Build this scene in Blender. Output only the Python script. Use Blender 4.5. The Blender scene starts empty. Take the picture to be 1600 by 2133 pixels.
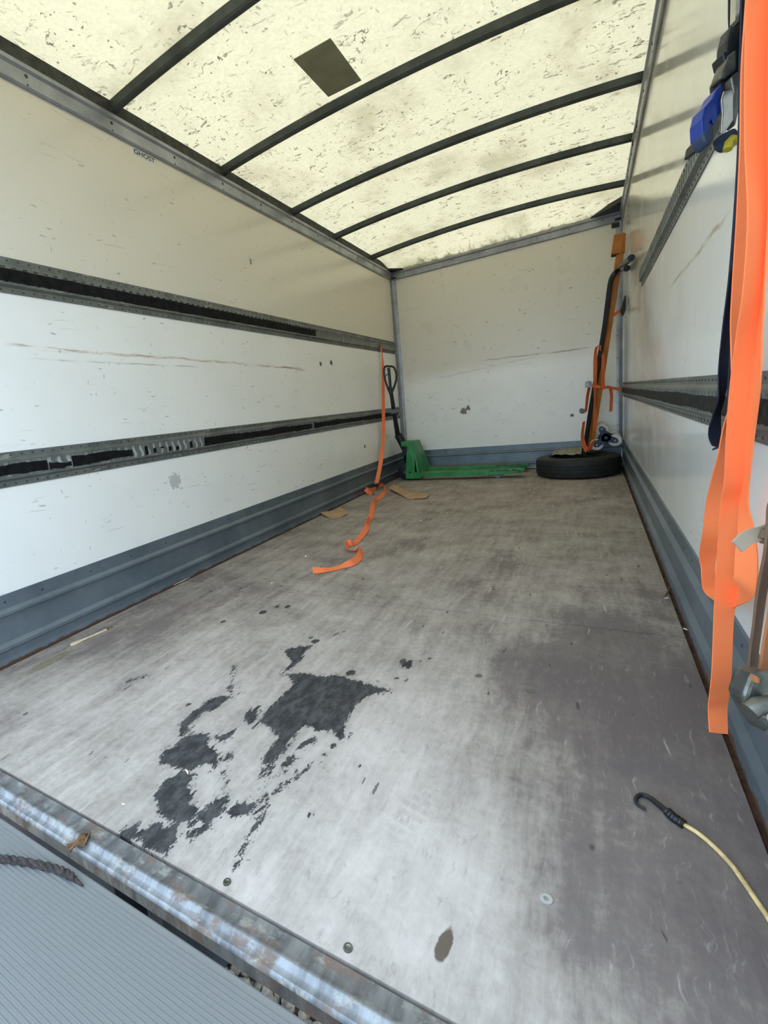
import bpy, math, random
import numpy as np
from mathutils import Vector, Matrix
random.seed(7); rng = np.random.default_rng(7)
S = bpy.context.scene
COL = S.collection
# ------------------------------------------------------------------ camera, sky, sun, exposure
FPX, PU, PV = 1001.9914, 589.98, 1032.32
RXC, RYC, RZC = -0.15520, 0.57750, -0.11330
CAM = Vector((0.9206, -0.3757, 0.9091))
cy_, sy_, cp_, sp_ = math.cos(RYC), math.sin(RYC), math.cos(RXC), math.sin(RXC)
FW = Vector((-sy_*cp_, cy_*cp_, sp_)); _r = Vector((cy_, sy_, 0)); _u = _r.cross(FW)
RT = math.cos(RZC)*_r + math.sin(RZC)*_u
UP = -math.sin(RZC)*_r + math.cos(RZC)*_u
cd = bpy.data.cameras.new('camera'); cam = bpy.data.objects.new('camera', cd); COL.objects.link(cam)
cd.sensor_fit = 'HORIZONTAL'; cd.sensor_width = 36; cd.lens = FPX/1600*36
cd.shift_x = (800-PU)/1600; cd.shift_y = -(1066.5-PV)/1600
cd.clip_start = 0.02; cd.clip_end = 200
M = Matrix.Identity(4)
for i in range(3): M[i][0], M[i][1], M[i][2], M[i][3] = RT[i], UP[i], -FW[i], CAM[i]
cam.matrix_world = M
S.camera = cam
w = bpy.data.worlds.new('sky'); S.world = w; w.use_nodes = True
bg = w.node_tree.nodes['Background']; bg.inputs[0].default_value = (0.60, 0.785, 1.0, 1); bg.inputs[1].default_value = 2.5
sd = bpy.data.lights.new('sun', 'SUN'); sun = bpy.data.objects.new('sun', sd); COL.objects.link(sun)
sd.energy = 3.0; sd.angle = math.radians(3); sd.color = (1.0, 0.95, 0.86)
sun.rotation_euler = Vector((0.25, -0.42, -1.0)).to_track_quat('-Z', 'Y').to_euler()
S.view_settings.view_transform = 'Standard'; S.view_settings.look = 'None'
S.view_settings.gamma = 1; S.view_settings.use_curve_mapping = False
S.view_settings.exposure = 0.72

# ------------------------------------------------------------------ pixel helpers (photo is 1600 x 2133)
def ray(px, py): return RT*((px-PU)/FPX) - UP*((py-PV)/FPX) + FW
def at(px, py, ax, v):                 # point where the pixel's ray meets the plane x/y/z = v
    d = ray(px, py); return CAM + d*((v-CAM[ax])/d[ax])
def dep(px, py, D): return CAM + ray(px, py)*D
# ------------------------------------------------------------------ dimensions
W, L, Y0 = 1.22, 6.026, 0.197           # half width, front wall, rear edge of the floor
HK, H1, H2 = 0.303, 2.507, 2.604
# ------------------------------------------------------------------ object helpers
def link(o, parent=None):
    COL.objects.link(o)
    if parent is not None: o.parent = parent
    return o
def tag(o, label=None, cat=None, group=None, kind=None):
    if label: o['label'] = label
    if cat: o['category'] = cat
    if group: o['group'] = group
    if kind: o['kind'] = kind
    return o
def empty(name, loc=(0, 0, 0)):
    o = bpy.data.objects.new(name, None); o.location = loc; o.empty_display_size = .05; return link(o)
def raw(name, V, Fc, mat, parent=None, smooth=False, ang=None):
    me = bpy.data.meshes.new(name); me.from_pydata([tuple(v) for v in V], [], Fc)
    if parent is not None:
        off = Vector((0, 0, 0)); q_ = parent
        while q_ is not None: off += Vector(q_.location); q_ = q_.parent
        if off.length > 0: me.transform(Matrix.Translation(-off))
    if mat: me.materials.append(mat)
    if smooth:
        me.polygons.foreach_set('use_smooth', [True]*len(me.polygons))
        if ang:
            try: me.set_sharp_from_angle(angle=math.radians(ang))
            except Exception: pass
    me.update()
    return link(bpy.data.objects.new(name, me), parent)
class MB:
    def __init__(s): s.v = []; s.f = []
    def add(s, V, Fc):
        b = len(s.v); s.v += [Vector(p) for p in V]; s.f += [tuple(i+b for i in q) for q in Fc]; return s
    def box(s, c, sz, rot=None):
        h = [a/2 for a in sz]; V = []
        for x in (-1, 1):
            for y in (-1, 1):
                for z in (-1, 1):
                    p = Vector((x*h[0], y*h[1], z*h[2]))
                    V.append((rot @ p if rot else p) + Vector(c))
        return s.add(V, [(0,1,3,2),(4,6,7,5),(0,4,5,1),(2,3,7,6),(0,2,6,4),(1,5,7,3)])
    def bbox(s, a, b): return s.box([(a[i]+b[i])/2 for i in range(3)], [abs(b[i]-a[i]) for i in range(3)])
    def tube(s, pts, r, n=10, cap=True):
        pts = [Vector(p) for p in pts]; rs = r if isinstance(r, (list, tuple)) else [r]*len(pts)
        V = []; Fc = []; nrm = None
        for i, p in enumerate(pts):
            t = (pts[min(i+1, len(pts)-1)] - pts[max(i-1, 0)]).normalized()
            if nrm is None:
                a = Vector((0, 0, 1)) if abs(t.z) < .9 else Vector((1, 0, 0)); nrm = a.cross(t).normalized()
            else: nrm = (nrm - t*nrm.dot(t)).normalized()
            b = t.cross(nrm)
            for k in range(n):
                an = 2*math.pi*k/n; V.append(p + (nrm*math.cos(an)+b*math.sin(an))*rs[i])
        for i in range(len(pts)-1):
            for k in range(n):
                Fc.append((i*n+k, i*n+(k+1) % n, (i+1)*n+(k+1) % n, (i+1)*n+k))
        if cap: Fc += [tuple(range(n-1, -1, -1)), tuple(range((len(pts)-1)*n, len(pts)*n))]
        return s.add(V, Fc)
    def lathe(s, prof, c, axis, n=32, closed=True):   # prof: (radius, height) loop
        axis = Vector(axis).normalized(); a = Vector((0, 0, 1)) if abs(axis.z) < .9 else Vector((1, 0, 0))
        e1 = a.cross(axis).normalized(); e2 = axis.cross(e1); V = []; Fc = []; m = len(prof)
        for k in range(n):
            an = 2*math.pi*k/n; d = e1*math.cos(an)+e2*math.sin(an)
            for (r, h) in prof: V.append(Vector(c)+d*r+axis*h)
        for k in range(n):
            for j in range(m if closed else m-1):
                a0 = k*m+j; a1 = k*m+(j+1) % m; b0 = ((k+1) % n)*m+j; b1 = ((k+1) % n)*m+(j+1) % m
                Fc.append((a0, b0, b1, a1))
        return s.add(V, Fc)
    def prism(s, poly, d):                              # poly: 3D outline, d: extrude vector
        n = len(poly); d = Vector(d); V = [Vector(p) for p in poly] + [Vector(p)+d for p in poly]
        Fc = [tuple(range(n-1, -1, -1)), tuple(range(n, 2*n))] + [(i, (i+1) % n, n+(i+1) % n, n+i) for i in range(n)]
        return s.add(V, Fc)
    def dome(s, c, nrm, r, h, n=8):
        return s.lathe([(r, 0), (r*.8, h*.7), (r*.001, h)], c, nrm, n, closed=False)
    def build(s, name, mat, parent=None, smooth=False, ang=35):
        o = raw(name, s.v, s.f, mat, parent, smooth, ang); return o
def bevel(o, w=.004, seg=2):
    m = o.modifiers.new('bevel', 'BEVEL'); m.width = w; m.segments = seg; m.limit_method = 'ANGLE'; return o
def crom(P, per=8):                                     # Catmull-Rom through Vectors of any size
    P = [np.array(p, float) for p in P]; out = []
    for i in range(len(P)-1):
        p0, p1, p2, p3 = P[max(i-1, 0)], P[i], P[i+1], P[min(i+2, len(P)-1)]
        for k in range(per):
            t = k/per
            out.append(.5*((2*p1)+(-p0+p2)*t+(2*p0-5*p1+4*p2-p3)*t*t+(-p0+3*p1-3*p2+p3)*t**3))
    out.append(P[-1]); return out
def ribbon(ctrl, th=.0022, per=8, mb=None, crown=0.0):  # ctrl: rows of (x,y,z, wx,wy,wz) with w the full width vector
    mb = mb or MB(); Q = crom(ctrl, per); V = []; Fc = []; wl = np.mean([np.linalg.norm(np.array(c)[3:]) for c in ctrl])
    for i, q in enumerate(Q):
        p = Vector(q[:3]); t = Vector(Q[min(i+1, len(Q)-1)][:3] - Q[max(i-1, 0)][:3]).normalized()
        wv = Vector(q[3:]); wv = wv - t*wv.dot(t)
        wv = wv.normalized()*wl; n = t.cross(wv).normalized()*th/2
        V += [p-wv/2-n, p+wv/2-n, p+wv/2+n, p-wv/2+n]
    for i in range(len(Q)-1):
        for k in range(4): Fc.append((i*4+k, i*4+(k+1) % 4, (i+1)*4+(k+1) % 4, (i+1)*4+k))
    m = len(Q)-1; Fc += [(3, 2, 1, 0), (m*4, m*4+1, m*4+2, m*4+3)]
    return mb.add(V, Fc)
def sweep_y(prof, y0, y1, mb=None):                     # prof: (x,z) closed loop swept along y
    mb = mb or MB(); n = len(prof)
    V = [(x, y0, z) for x, z in prof] + [(x, y1, z) for x, z in prof]
    return mb.add(V, [tuple(range(n)), tuple(range(2*n-1, n-1, -1))] + [(i, n+i, n+(i+1) % n, (i+1) % n) for i in range(n)])
def sweep_x(prof, x0, x1, mb=None):                     # prof: (y,z)
    mb = mb or MB(); n = len(prof)
    V = [(x0, y, z) for y, z in prof] + [(x1, y, z) for y, z in prof]
    return mb.add(V, [tuple(range(n-1, -1, -1)), tuple(range(n, 2*n))] + [(i, (i+1) % n, n+(i+1) % n, n+i) for i in range(n)])

# ------------------------------------------------------------------ materials
class NT:
    def __init__(s, name):
        s.m = bpy.data.materials.new(name); s.m.use_nodes = True; s.t = s.m.node_tree
        s.b = s.t.nodes['Principled BSDF']; s.out = s.t.nodes['Material Output']
        s.tc = s.t.nodes.new('ShaderNodeTexCoord')
        s.vec = s.tc.outputs['Object']
    def set(s, sock, v):
        if hasattr(v, 'is_output'): s.t.links.new(v, sock)
        else:
            if isinstance(v, tuple) and len(v) == 3 and sock.type == 'RGBA': v = v+(1,)
            sock.default_value = v
    def n(s, typ, ins=None, **pr):
        nd = s.t.nodes.new('ShaderNode'+typ)
        for k, v in pr.items(): setattr(nd, k, v)
        for k, v in (ins or {}).items(): s.set(nd.inputs[k], v)
        return nd
    def math(s, op, a, b=0.0, c=None, clamp=False):
        i = {0: a, 1: b}
        if c is not None: i[2] = c
        return s.n('Math', i, operation=op, use_clamp=clamp).outputs[0]
    def map(s, sc=(1, 1, 1), rot=(0, 0, 0), loc=(0, 0, 0), vec=None):
        return s.n('Mapping', {'Vector': vec or s.vec, 'Scale': sc, 'Rotation': rot, 'Location': loc}).outputs[0]
    def noise(s, vec, scale, detail=4, rough=.55, dist=0.0):
        return s.n('TexNoise', {'Vector': vec, 'Scale': scale, 'Detail': detail, 'Roughness': rough, 'Distortion': dist}).outputs[0]
    def step(s, v, a, b):          # smooth 0..1 from a to b
        return s.n('MapRange', {0: v, 1: a, 2: b, 3: 0.0, 4: 1.0}, interpolation_type='SMOOTHSTEP').outputs[0]
    def mix(s, f, a, b):
        nd = s.n('Mix', data_type='RGBA'); s.set(nd.inputs[0], f); s.set(nd.inputs[6], a); s.set(nd.inputs[7], b); return nd.outputs[2]
    def mul(s, a, b): return s.math('MULTIPLY', a, b)
    def mx(s, a, b): return s.math('MAXIMUM', a, b)
    def warp(s, vec, scale, amt):
        nz = s.n('TexNoise', {'Vector': vec, 'Scale': scale, 'Detail': 3.0}).outputs['Color']
        o = s.n('VectorMath', {0: nz, 1: (.5, .5, .5)}, operation='SUBTRACT').outputs[0]
        o = s.n('VectorMath', {0: o, 'Scale': amt}, operation='SCALE').outputs[0]
        return s.n('VectorMath', {0: vec, 1: o}, operation='ADD').outputs[0]
    def scuff(s, sc, rot=(0, 0, 0), dens=.25, size=.35, wscale=6, wamt=.05, loc=(0, 0, 0)):
        v = s.map(sc, rot, loc, s.warp(s.vec, wscale, wamt))
        vo = s.n('TexVoronoi', {'Vector': v, 'Scale': 1.0, 'Randomness': 1.0})
        r = s.n('SeparateColor', {0: vo.outputs['Color']}).outputs[0]
        lim = s.mul(s.math('MAXIMUM', s.math('SUBTRACT', r, 1-dens), 0.0), size/dens)
        return s.step(s.math('SUBTRACT', vo.outputs['Distance'], lim), 0.03, -0.05)
    def sep(s): return s.n('SeparateXYZ', {0: s.vec}).outputs
    def bump(s, h, st=.3, d=.002):
        b = s.n('Bump', {'Height': h, 'Strength': st, 'Distance': d}); s.set(s.b.inputs['Normal'], b.outputs[0])
    def fin(s, col=None, rough=None, metal=None, spec=None):
        for k, v in (('Base Color', col), ('Roughness', rough), ('Metallic', metal), ('Specular IOR Level', spec)):
            if v is not None: s.set(s.b.inputs[k], v)
        return s.m
def plain(name, col, rough=.5, metal=0.0, var=.25, scale=12, spec=.4, bump=0.0):
    n = NT(name); z = n.noise(n.vec, scale, 5, .6)
    dark = tuple(c*(1-var) for c in col); lite = tuple(min(1, c*(1+var)) for c in col)
    n.fin(n.mix(n.step(z, .3, .7), dark, lite), rough, metal, spec)
    if bump: n.bump(z, bump, .003)
    return n.m
def wall_mat(name, col, axis, lines=(), blobs=(), seed=0.0, drk=1.0, rough=.2, yel=None, soft=.04, ys=.8):
    # axis: the wall's horizontal coordinate, 'y' for the side walls, 'x' for the front
    n = NT(name); X = n.sep(); h = X[1] if axis == 'y' else X[0]; z = X[2]
    sw = (lambda a, b: (1, a, b)) if axis == 'y' else (lambda a, b: (a, 1, b))
    cloud = n.noise(n.map(loc=(seed, seed, 0)), 2.2, 5, .6)
    c = n.mix(n.step(cloud, .35, .75), col, tuple(v*.95 for v in col))
    rub = n.noise(n.map(sw(4, 22), loc=(seed, 2, 1)), 1.0, 6, .65)
    c = n.mix(n.mul(n.step(rub, .62, .84), .22), c, (.33, .31, .27))
    a1 = n.scuff(sw(11, 42), (.5, 0, 0) if axis == 'y' else (0, .5, 0), .20, .30, 18, .03, (seed, 1, 0))
    a2 = n.scuff(sw(48, 13), (.25, 0, 0) if axis == 'y' else (0, -.25, 0), .18, .28, 20, .028, (seed, 5, 3))
    a3 = n.scuff(sw(30, 34), (0, 0, 0), .11, .26, 30, .03, (seed, 7, 7))
    a4 = n.scuff(sw(3.0, 110), (.06, 0, 0) if axis == 'y' else (0, .06, 0), .14, .34, 4, .05, (seed, 2, 9))
    tone = n.noise(n.map(loc=(seed, 9, 0)), 5, 2)
    mark = n.mx(n.mx(n.mul(a1, .50), n.mul(a2, .50)), n.mx(n.mul(a3, .75), n.mul(a4, .35)))
    mark = n.mul(n.mul(mark, n.step(tone, .40, .62)), drk)
    if yel is not None:          # blends to a yellower, darker tint above this height, with an uneven edge
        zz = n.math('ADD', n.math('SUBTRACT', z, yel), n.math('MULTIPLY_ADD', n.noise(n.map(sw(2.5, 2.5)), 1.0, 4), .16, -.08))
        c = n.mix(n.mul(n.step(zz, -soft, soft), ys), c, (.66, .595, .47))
    c = n.mix(mark, c, (.10, .095, .085))
    for (h0, z0, h1, z1, wd, cc, st) in lines:          # long rub marks
        sl = (z1-z0)/(h1-h0)
        zz = n.math('SUBTRACT', z, n.math('MULTIPLY_ADD', n.math('SUBTRACT', h, h0), sl, z0))
        wob = n.math('MULTIPLY_ADD', n.noise(n.vec, 5, 4), wd*4, -wd*2)
        d = n.math('ABSOLUTE', n.math('ADD', zz, wob))
        f = n.mul(n.step(d, wd, wd*.15), n.mul(n.step(h, h0, h0+.12), n.step(h, h1, h1-.12)))
        f = n.mul(f, n.step(n.noise(n.map(sw(5, 60)), 1.0, 5, .7), .36, .6))
        c = n.mix(n.mul(f, st), c, cc)
    for (h0, z0, r, cc) in blobs:
        dh = n.math('SUBTRACT', h, h0); dz = n.math('SUBTRACT', z, z0)
        d = n.math('SQRT', n.math('ADD', n.mul(dh, dh), n.mul(dz, dz)))
        d = n.math('ADD', d, n.math('MULTIPLY_ADD', n.noise(n.vec, 45, 4, .7), r*2.2, -r*1.1))
        c = n.mix(n.step(d, r, r*.85), c, cc)
    rg = n.math('MULTIPLY_ADD', n.noise(n.vec, 3.5, 4), .22, rough-.11)
    n.bump(n.noise(n.vec, 1.6, 2), .10, .02)
    return n.fin(c, rg, 0.0, .5)
def roof_mat():
    n = NT('roof_grp')
    base = (.89, .765, .48)
    fib = n.noise(n.map((6, 6, 1)), 9, 6, .7)
    c = n.mix(n.step(fib, .3, .75), base, (.72, .61, .38))
    cl = n.noise(n.map((1.2, .8, 1), loc=(3.2, 1.5, 0)), 1.7, 6, .62)
    c = n.mix(n.mul(n.step(cl, .46, .70), .62), c, (.42, .33, .17))
    gr = n.noise(n.map((7, 2, 1), loc=(1, 4, 0)), 2.0, 5, .7)
    c = n.mix(n.mul(n.mul(n.step(gr, .58, .75), n.step(cl, .46, .6)), .5), c, (.28, .24, .12))
    d1 = n.scuff((9, 30, 1), (0, 0, .5), .34, .36, 14, .07, (1, 1, 0))
    d2 = n.scuff((36, 10, 1), (0, 0, .3), .30, .34, 16, .06, (4, 1, 0))
    d3 = n.scuff((46, 40, 1), (0, 0, 0), .22, .40, 20, .04, (7, 3, 0))
    d4 = n.scuff((5, 40, 1), (0, 0, -.75), .24, .34, 10, .09, (2, 8, 0))
    zone = n.step(n.noise(n.map(loc=(8, 2, 0)), 2.4, 3), .36, .58)
    dm = n.mx(n.mx(n.mul(d1, .8), n.mul(d4, .7)), n.mx(n.mul(d2, .7), n.mul(d3, .8)))
    rn = n.noise(n.map((1, 1.6, 1), loc=(5, 2, 0)), 5.5, 3, .55, 1.2)
    wm = n.mul(n.step(n.math('ABSOLUTE', n.math('SUBTRACT', rn, .5)), .016, .005), n.step(n.noise(n.map(loc=(3, 9, 0)), 7, 3), .54, .62))
    rn2 = n.noise(n.map((2.2, 1, 1), loc=(1, 7, 0)), 6.5, 2, .5, .8)
    wm = n.mx(wm, n.mul(n.step(n.math('ABSOLUTE', n.math('SUBTRACT', rn2, .48)), .018, .006), n.step(n.noise(n.map(loc=(6, 1, 0)), 10, 3), .57, .64)))
    dm = n.mx(dm, wm)
    brk = n.step(n.noise(n.vec, 55, 3, .7), .36, .56)
    c = n.mix(n.mul(n.mul(dm, brk), n.math('MULTIPLY_ADD', zone, .65, .40)), c, (.085, .065, .03))
    # algae creeping in along the front edge
    X = n.sep(); e = n.math('ADD', n.math('SUBTRACT', X[1], L-.02), n.math('MULTIPLY_ADD', n.noise(n.map((9, 2, 1)), 1.3, 5, .7), .9, -.47))
    c = n.mix(n.mul(n.step(e, -.12, .05), .8), c, (.10, .105, .03))
    tr = n.n('BsdfTranslucent', {0: c}); df = n.n('BsdfDiffuse', {0: n.mix(.5, c, (.8, .78, .68))})
    ms = n.n('MixShader', {0: .232, 1: df.outputs[0], 2: tr.outputs[0]})
    n.t.links.new(ms.outputs[0], n.out.inputs[0]); n.t.nodes.remove(n.b)
    return n.m
def floor_mat():
    n = NT('plywood_floor')
    at_w = n.n('Attribute', attribute_name='wear').outputs['Fac']; at_s = n.n('Attribute', attribute_name='stain').outputs['Fac']
    g1 = n.noise(n.map((24, 2.2, 1), vec=n.warp(n.vec, 7, .05)), 1.0, 7, .68); g2 = n.noise(n.map((120, 9, 1), vec=n.warp(n.vec, 30, .02)), 1.0, 6, .7)
    g3 = n.noise(n.warp(n.vec, 5, .15), 3.2, 8, .68); g4 = n.noise(n.vec, 42, 5, .65)
    k = n.math('ADD', at_w, n.math('MULTIPLY_ADD', g1, .80, -.40))
    k = n.math('ADD', k, n.math('MULTIPLY_ADD', g3, 1.25, -.625)); k = n.math('ADD', k, n.math('MULTIPLY_ADD', g2, .24, -.12))
    k = n.math('ADD', k, n.math('MULTIPLY_ADD', g4, .45, -.225))
    k = n.math('MULTIPLY_ADD', k, .90, .03); cr = n.n('ValToRGB', {0: k}); e = cr.color_ramp.elements
    e[0].position = .02; e[0].color = (.145, .117, .110, 1); e[1].position = .98; e[1].color = (.55, .480, .425, 1)
    for p, cc in ((.26, (.190, .155, .138, 1)), (.45, (.30, .256, .218, 1)), (.66, (.405, .350, .305, 1))):
        q = e.new(p); q.color = cc
    c = cr.outputs[0]
    mo = n.noise(n.map((75, 9, 1), vec=n.warp(n.vec, 9, .07)), 1.0, 7, .75); mo2 = n.noise(n.map((60, 16, 1), vec=n.warp(n.vec, 12, .06)), 1.0, 6, .75)
    c = n.mix(n.mul(n.step(mo, .56, .72), .42), c, (.60, .535, .48)); c = n.mix(n.mul(n.step(mo2, .54, .72), .55), c, (.20, .165, .14))
    sc1 = n.scuff((40, 3.2, 1), (0, 0, .05), .22, .22, 5, .06, (1, 0, 0)); sc2 = n.scuff((34, 4.0, 1), (0, 0, -.35), .14, .22, 4, .09, (6, 3, 0))
    c = n.mix(n.mul(n.mx(sc1, sc2), .45), c, (.52, .47, .42))
    sp = n.scuff((15, 12, 1), (0, 0, .2), .12, .17, 30, .02, (2, 2, 0)); sp2 = n.scuff((55, 12, 1), (0, 0, .1), .05, .30, 30, .02, (9, 2, 0))
    c = n.mix(n.mul(n.mx(sp, sp2), .75), c, (.055, .045, .04))
    # oil spill, broken up by the grain
    b1 = n.noise(n.map((70, 22, 1)), 1.0, 5, .7); b2 = n.noise(n.vec, 160, 4, .7)
    d = n.math('ADD', at_s, n.math('ADD', n.math('MULTIPLY_ADD', b1, .135, -.067), n.math('MULTIPLY_ADD', b2, .06, -.030)))
    d = n.math('ADD', d, n.math('MULTIPLY_ADD', n.noise(n.map((26, 9, 1), (0, 0, -.3)), 1.0, 5, .65), .07, -.035))
    f = n.step(d, .004, -.005)
    tone = n.mix(n.step(n.noise(n.map((34, 16, 1)), 1.0, 7, .75), .38, .68), (.008, .008, .009), (.075, .074, .073))
    c = n.mix(f, c, tone)
    halo = n.mul(n.step(at_s, .05, -.01), .18); c = n.mix(halo, c, (.16, .15, .14))
    # brown leaf shaped mark and an olive smear
    for (px, py, ex, ey, ang, cc, st) in FLOOR_MARKS:
        p = at(px, py, 2, 0)
        v = n.n('Mapping', {'Vector': n.vec, 'Location': (p.x, p.y, 0), 'Rotation': (0, 0, ang), 'Scale': (ex, ey, 1)}, vector_type='TEXTURE').outputs[0]
        ln = n.n('VectorMath', {0: v}, operation='LENGTH').outputs['Value']
        ln = n.math('ADD', ln, n.math('MULTIPLY_ADD', n.noise(n.vec, 60, 3), .5, -.25))
        c = n.mix(n.mul(n.step(ln, 1.05, .8), st), c, cc)
    p = at(860, 1690, 2, 0)          # dusty boot print
    v = n.n('Mapping', {'Vector': n.vec, 'Location': (p.x, p.y, 0), 'Rotation': (0, 0, -.25), 'Scale': (.042, .105, 1)}, vector_type='TEXTURE').outputs[0]
    ln = n.math('ADD', n.n('VectorMath', {0: v}, operation='LENGTH').outputs['Value'], n.math('MULTIPLY_ADD', n.noise(n.vec, 30, 3), .7, -.35))
    br = n.n('TexBrick', {'Vector': n.warp(v, 2, .12), 'Scale': 1.0, 'Mortar Size': .07, 'Mortar Smooth': .5, 'Brick Width': .62, 'Row Height': .24})
    c = n.mix(n.mul(n.mul(n.step(ln, 1.0, .6), n.math('SUBTRACT', 1.0, br.outputs['Fac'])), .22), c, (.24, .21, .19))
    n.bump(n.math('ADD', g2, n.mul(g4, .6)), .28, .0015)
    rg = n.math('MULTIPLY_ADD', f, -.12, .62)
    return n.fin(c, n.math('MULTIPLY_ADD', g1, .15, rg), 0, n.math('MULTIPLY_ADD', f, -.22, .32))
FLOOR_MARKS = [(925, 1968, .0125, .034, -.12, (.075, .052, .030), .9), (105, 1378, .035, .12, .05, (.15, .125, .055), .55),
               (1104, 1440, .014, .016, 0, (.12, .115, .075), .8), (1190, 1275, .05, .09, 0, (.13, .12, .11), .35)]
def galv_mat():
    n = NT('galvanised_sill'); X = n.sep()
    p = n.noise(n.map((26, 6, 6)), 1.0, 5, .6)
    c = n.mix(n.step(p, .35, .65), (.12, .122, .125), (.27, .275, .28))
    ru = n.noise(n.map((9, 14, 5), loc=(2, 0, 0)), 1.2, 6, .75)
    rf = n.step(ru, .50, .62); c = n.mix(n.mul(rf, .85), c, (.16, .105, .075))
    mud = n.noise(n.map((18, 30, 5), loc=(7, 0, 0)), 1.2, 6, .7); mf = n.mul(n.step(mud, .52, .66), .6); c = n.mix(mf, c, (.38, .36, .29))
    dull = n.mx(rf, mf)
    n.bump(ru, .25, .002)
    return n.fin(c, n.math('MULTIPLY_ADD', dull, .35, .38), n.math('MULTIPLY_ADD', dull, -.4, .5))
TZ = -.022
def deck_mat():
    n = NT('ribbed_aluminium')
    p = n.noise(n.map((3, 10, 1)), 2.0, 6, .65); c = n.mix(n.step(p, .3, .7), (.045, .046, .046), (.08, .082, .082))
    sp = n.scuff((38, 38, 1), (0, 0, 0), .12, .30, 20, .02, (3, 3, 0)); c = n.mix(n.mul(sp, .8), c, (.06, .05, .05))
    X = n.sep(); tp = n.step(X[2], TZ+.0006, TZ+.0018); c = n.mix(n.mul(tp, .8), n.mix(.45, c, (.015, .016, .017)), (.24, .24, .23))
    return n.fin(c, n.math('MULTIPLY_ADD', tp, -.12, .62), .15)
def kick_mat():
    n = NT('kick_plate_grey'); p = n.noise(n.vec, 3.5, 6, .65)
    c = n.mix(n.step(p, .3, .72), (.105, .132, .155), (.17, .205, .23))
    sc = n.scuff((12, 9, 50), (0, 0, 0), .14, .3, 8, .03, (1, 5, 0)); c = n.mix(n.mul(sc, .5), c, (.06, .06, .06))
    X = n.sep(); ed = n.math('ADD', X[2], n.math('MULTIPLY_ADD', n.noise(n.map((3, 3, 1)), 3, 5, .6), .04, -.028))
    f = n.step(ed, .006, -.002); c = n.mix(f, c, (.085, .040, .022))
    return n.fin(c, n.math('MULTIPLY_ADD', f, .4, .38), n.math('MULTIPLY_ADD', f, -.35, .35))
def rail_mat(name, seed):
    n = NT(name); p = n.noise(n.map(loc=(seed, 0, 0)), 7, 6, .65)
    c = n.mix(n.step(p, .3, .7), (.115, .125, .118), (.20, .215, .20))
    X = n.sep(); pt = n.noise(n.map((3, 10, 45), loc=(seed, 1, 0)), 1.0, 6, .7)
    c = n.mix(n.mul(n.step(pt, .58, .68), .75), c, (.42, .41, .35))
    return n.fin(c, .45, .45)
def web_mat(name, a, b, dirt=.3):
    n = NT(name); wv = n.n('TexWave', {'Vector': n.map((0, 0, 1)), 'Scale': 160.0, 'Distortion': .6}, bands_direction='Z').outputs[1]
    p = n.noise(n.vec, 9, 5, .65); c = n.mix(n.mul(n.step(p, .55, .8), dirt), a, b)
    n.bump(wv, .25, .0008)
    return n.fin(c, .62, 0, .3)
MAT = {}
MAT['roof'] = roof_mat(); MAT['floor'] = floor_mat(); MAT['galv'] = galv_mat(); MAT['deck'] = deck_mat(); MAT['kick'] = kick_mat()
pL = lambda x, y: at(x, y, 0, -W)
pR = lambda x, y: at(x, y, 0, W)
pF = lambda x, y: at(x, y, 1, L)
def ln(a, b, pf, ax, wd, cc, st):
    p, q = pf(*a), pf(*b)
    if p[ax] > q[ax]: p, q = q, p
    return (p[ax], p.z, q[ax], q.z, wd, cc, st)
BR = (.42, .27, .15)
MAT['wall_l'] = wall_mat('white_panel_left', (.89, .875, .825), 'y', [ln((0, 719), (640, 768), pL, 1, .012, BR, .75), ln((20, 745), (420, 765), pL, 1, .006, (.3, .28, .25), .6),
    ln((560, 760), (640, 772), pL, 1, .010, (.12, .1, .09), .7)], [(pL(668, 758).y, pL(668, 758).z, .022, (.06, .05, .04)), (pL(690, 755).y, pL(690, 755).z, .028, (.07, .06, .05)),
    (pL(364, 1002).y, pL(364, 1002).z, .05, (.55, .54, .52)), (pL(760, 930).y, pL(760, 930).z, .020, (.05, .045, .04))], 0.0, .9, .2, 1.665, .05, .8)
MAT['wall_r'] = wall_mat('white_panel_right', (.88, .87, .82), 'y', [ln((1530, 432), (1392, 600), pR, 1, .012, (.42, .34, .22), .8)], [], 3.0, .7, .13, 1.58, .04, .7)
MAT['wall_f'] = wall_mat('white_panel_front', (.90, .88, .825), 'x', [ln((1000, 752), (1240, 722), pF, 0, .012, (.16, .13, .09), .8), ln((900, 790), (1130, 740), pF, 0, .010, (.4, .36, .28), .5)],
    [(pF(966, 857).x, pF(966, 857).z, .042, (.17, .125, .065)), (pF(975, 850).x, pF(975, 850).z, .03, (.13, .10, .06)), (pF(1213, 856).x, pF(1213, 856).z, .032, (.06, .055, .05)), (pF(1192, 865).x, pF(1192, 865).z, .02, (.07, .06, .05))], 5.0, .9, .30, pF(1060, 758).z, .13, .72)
MAT['alu'] = plain('aluminium_trim', (.30, .31, .335), .38, .5, .18, 6)
MAT['bow'] = plain('roof_bow_steel', (.060, .066, .058), .5, .3, .3, 8)
MAT['gasket'] = plain('dark_gasket', (.045, .045, .038), .8, 0, .4, 20)
MAT['rail_l'] = rail_mat('rail_steel_left', 0); MAT['rail_r'] = rail_mat('rail_steel_right', 4)
MAT['tape'] = plain('black_tape', (.008, .008, .0085), .7, 0, .5, 25, .12)
MAT['tape_r'] = plain('worn_dark_tape', (.020, .020, .020), .7, 0, .6, 30, .2)
MAT['rivet'] = plain('dark_rivet', (.045, .045, .05), .5, .4)
MAT['rust'] = plain('rust', (.050, .024, .013), .9, 0, .6, 30, bump=.4)
MAT['black'] = plain('black_plastic', (.012, .012, .014), .38, 0, .3)
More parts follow.
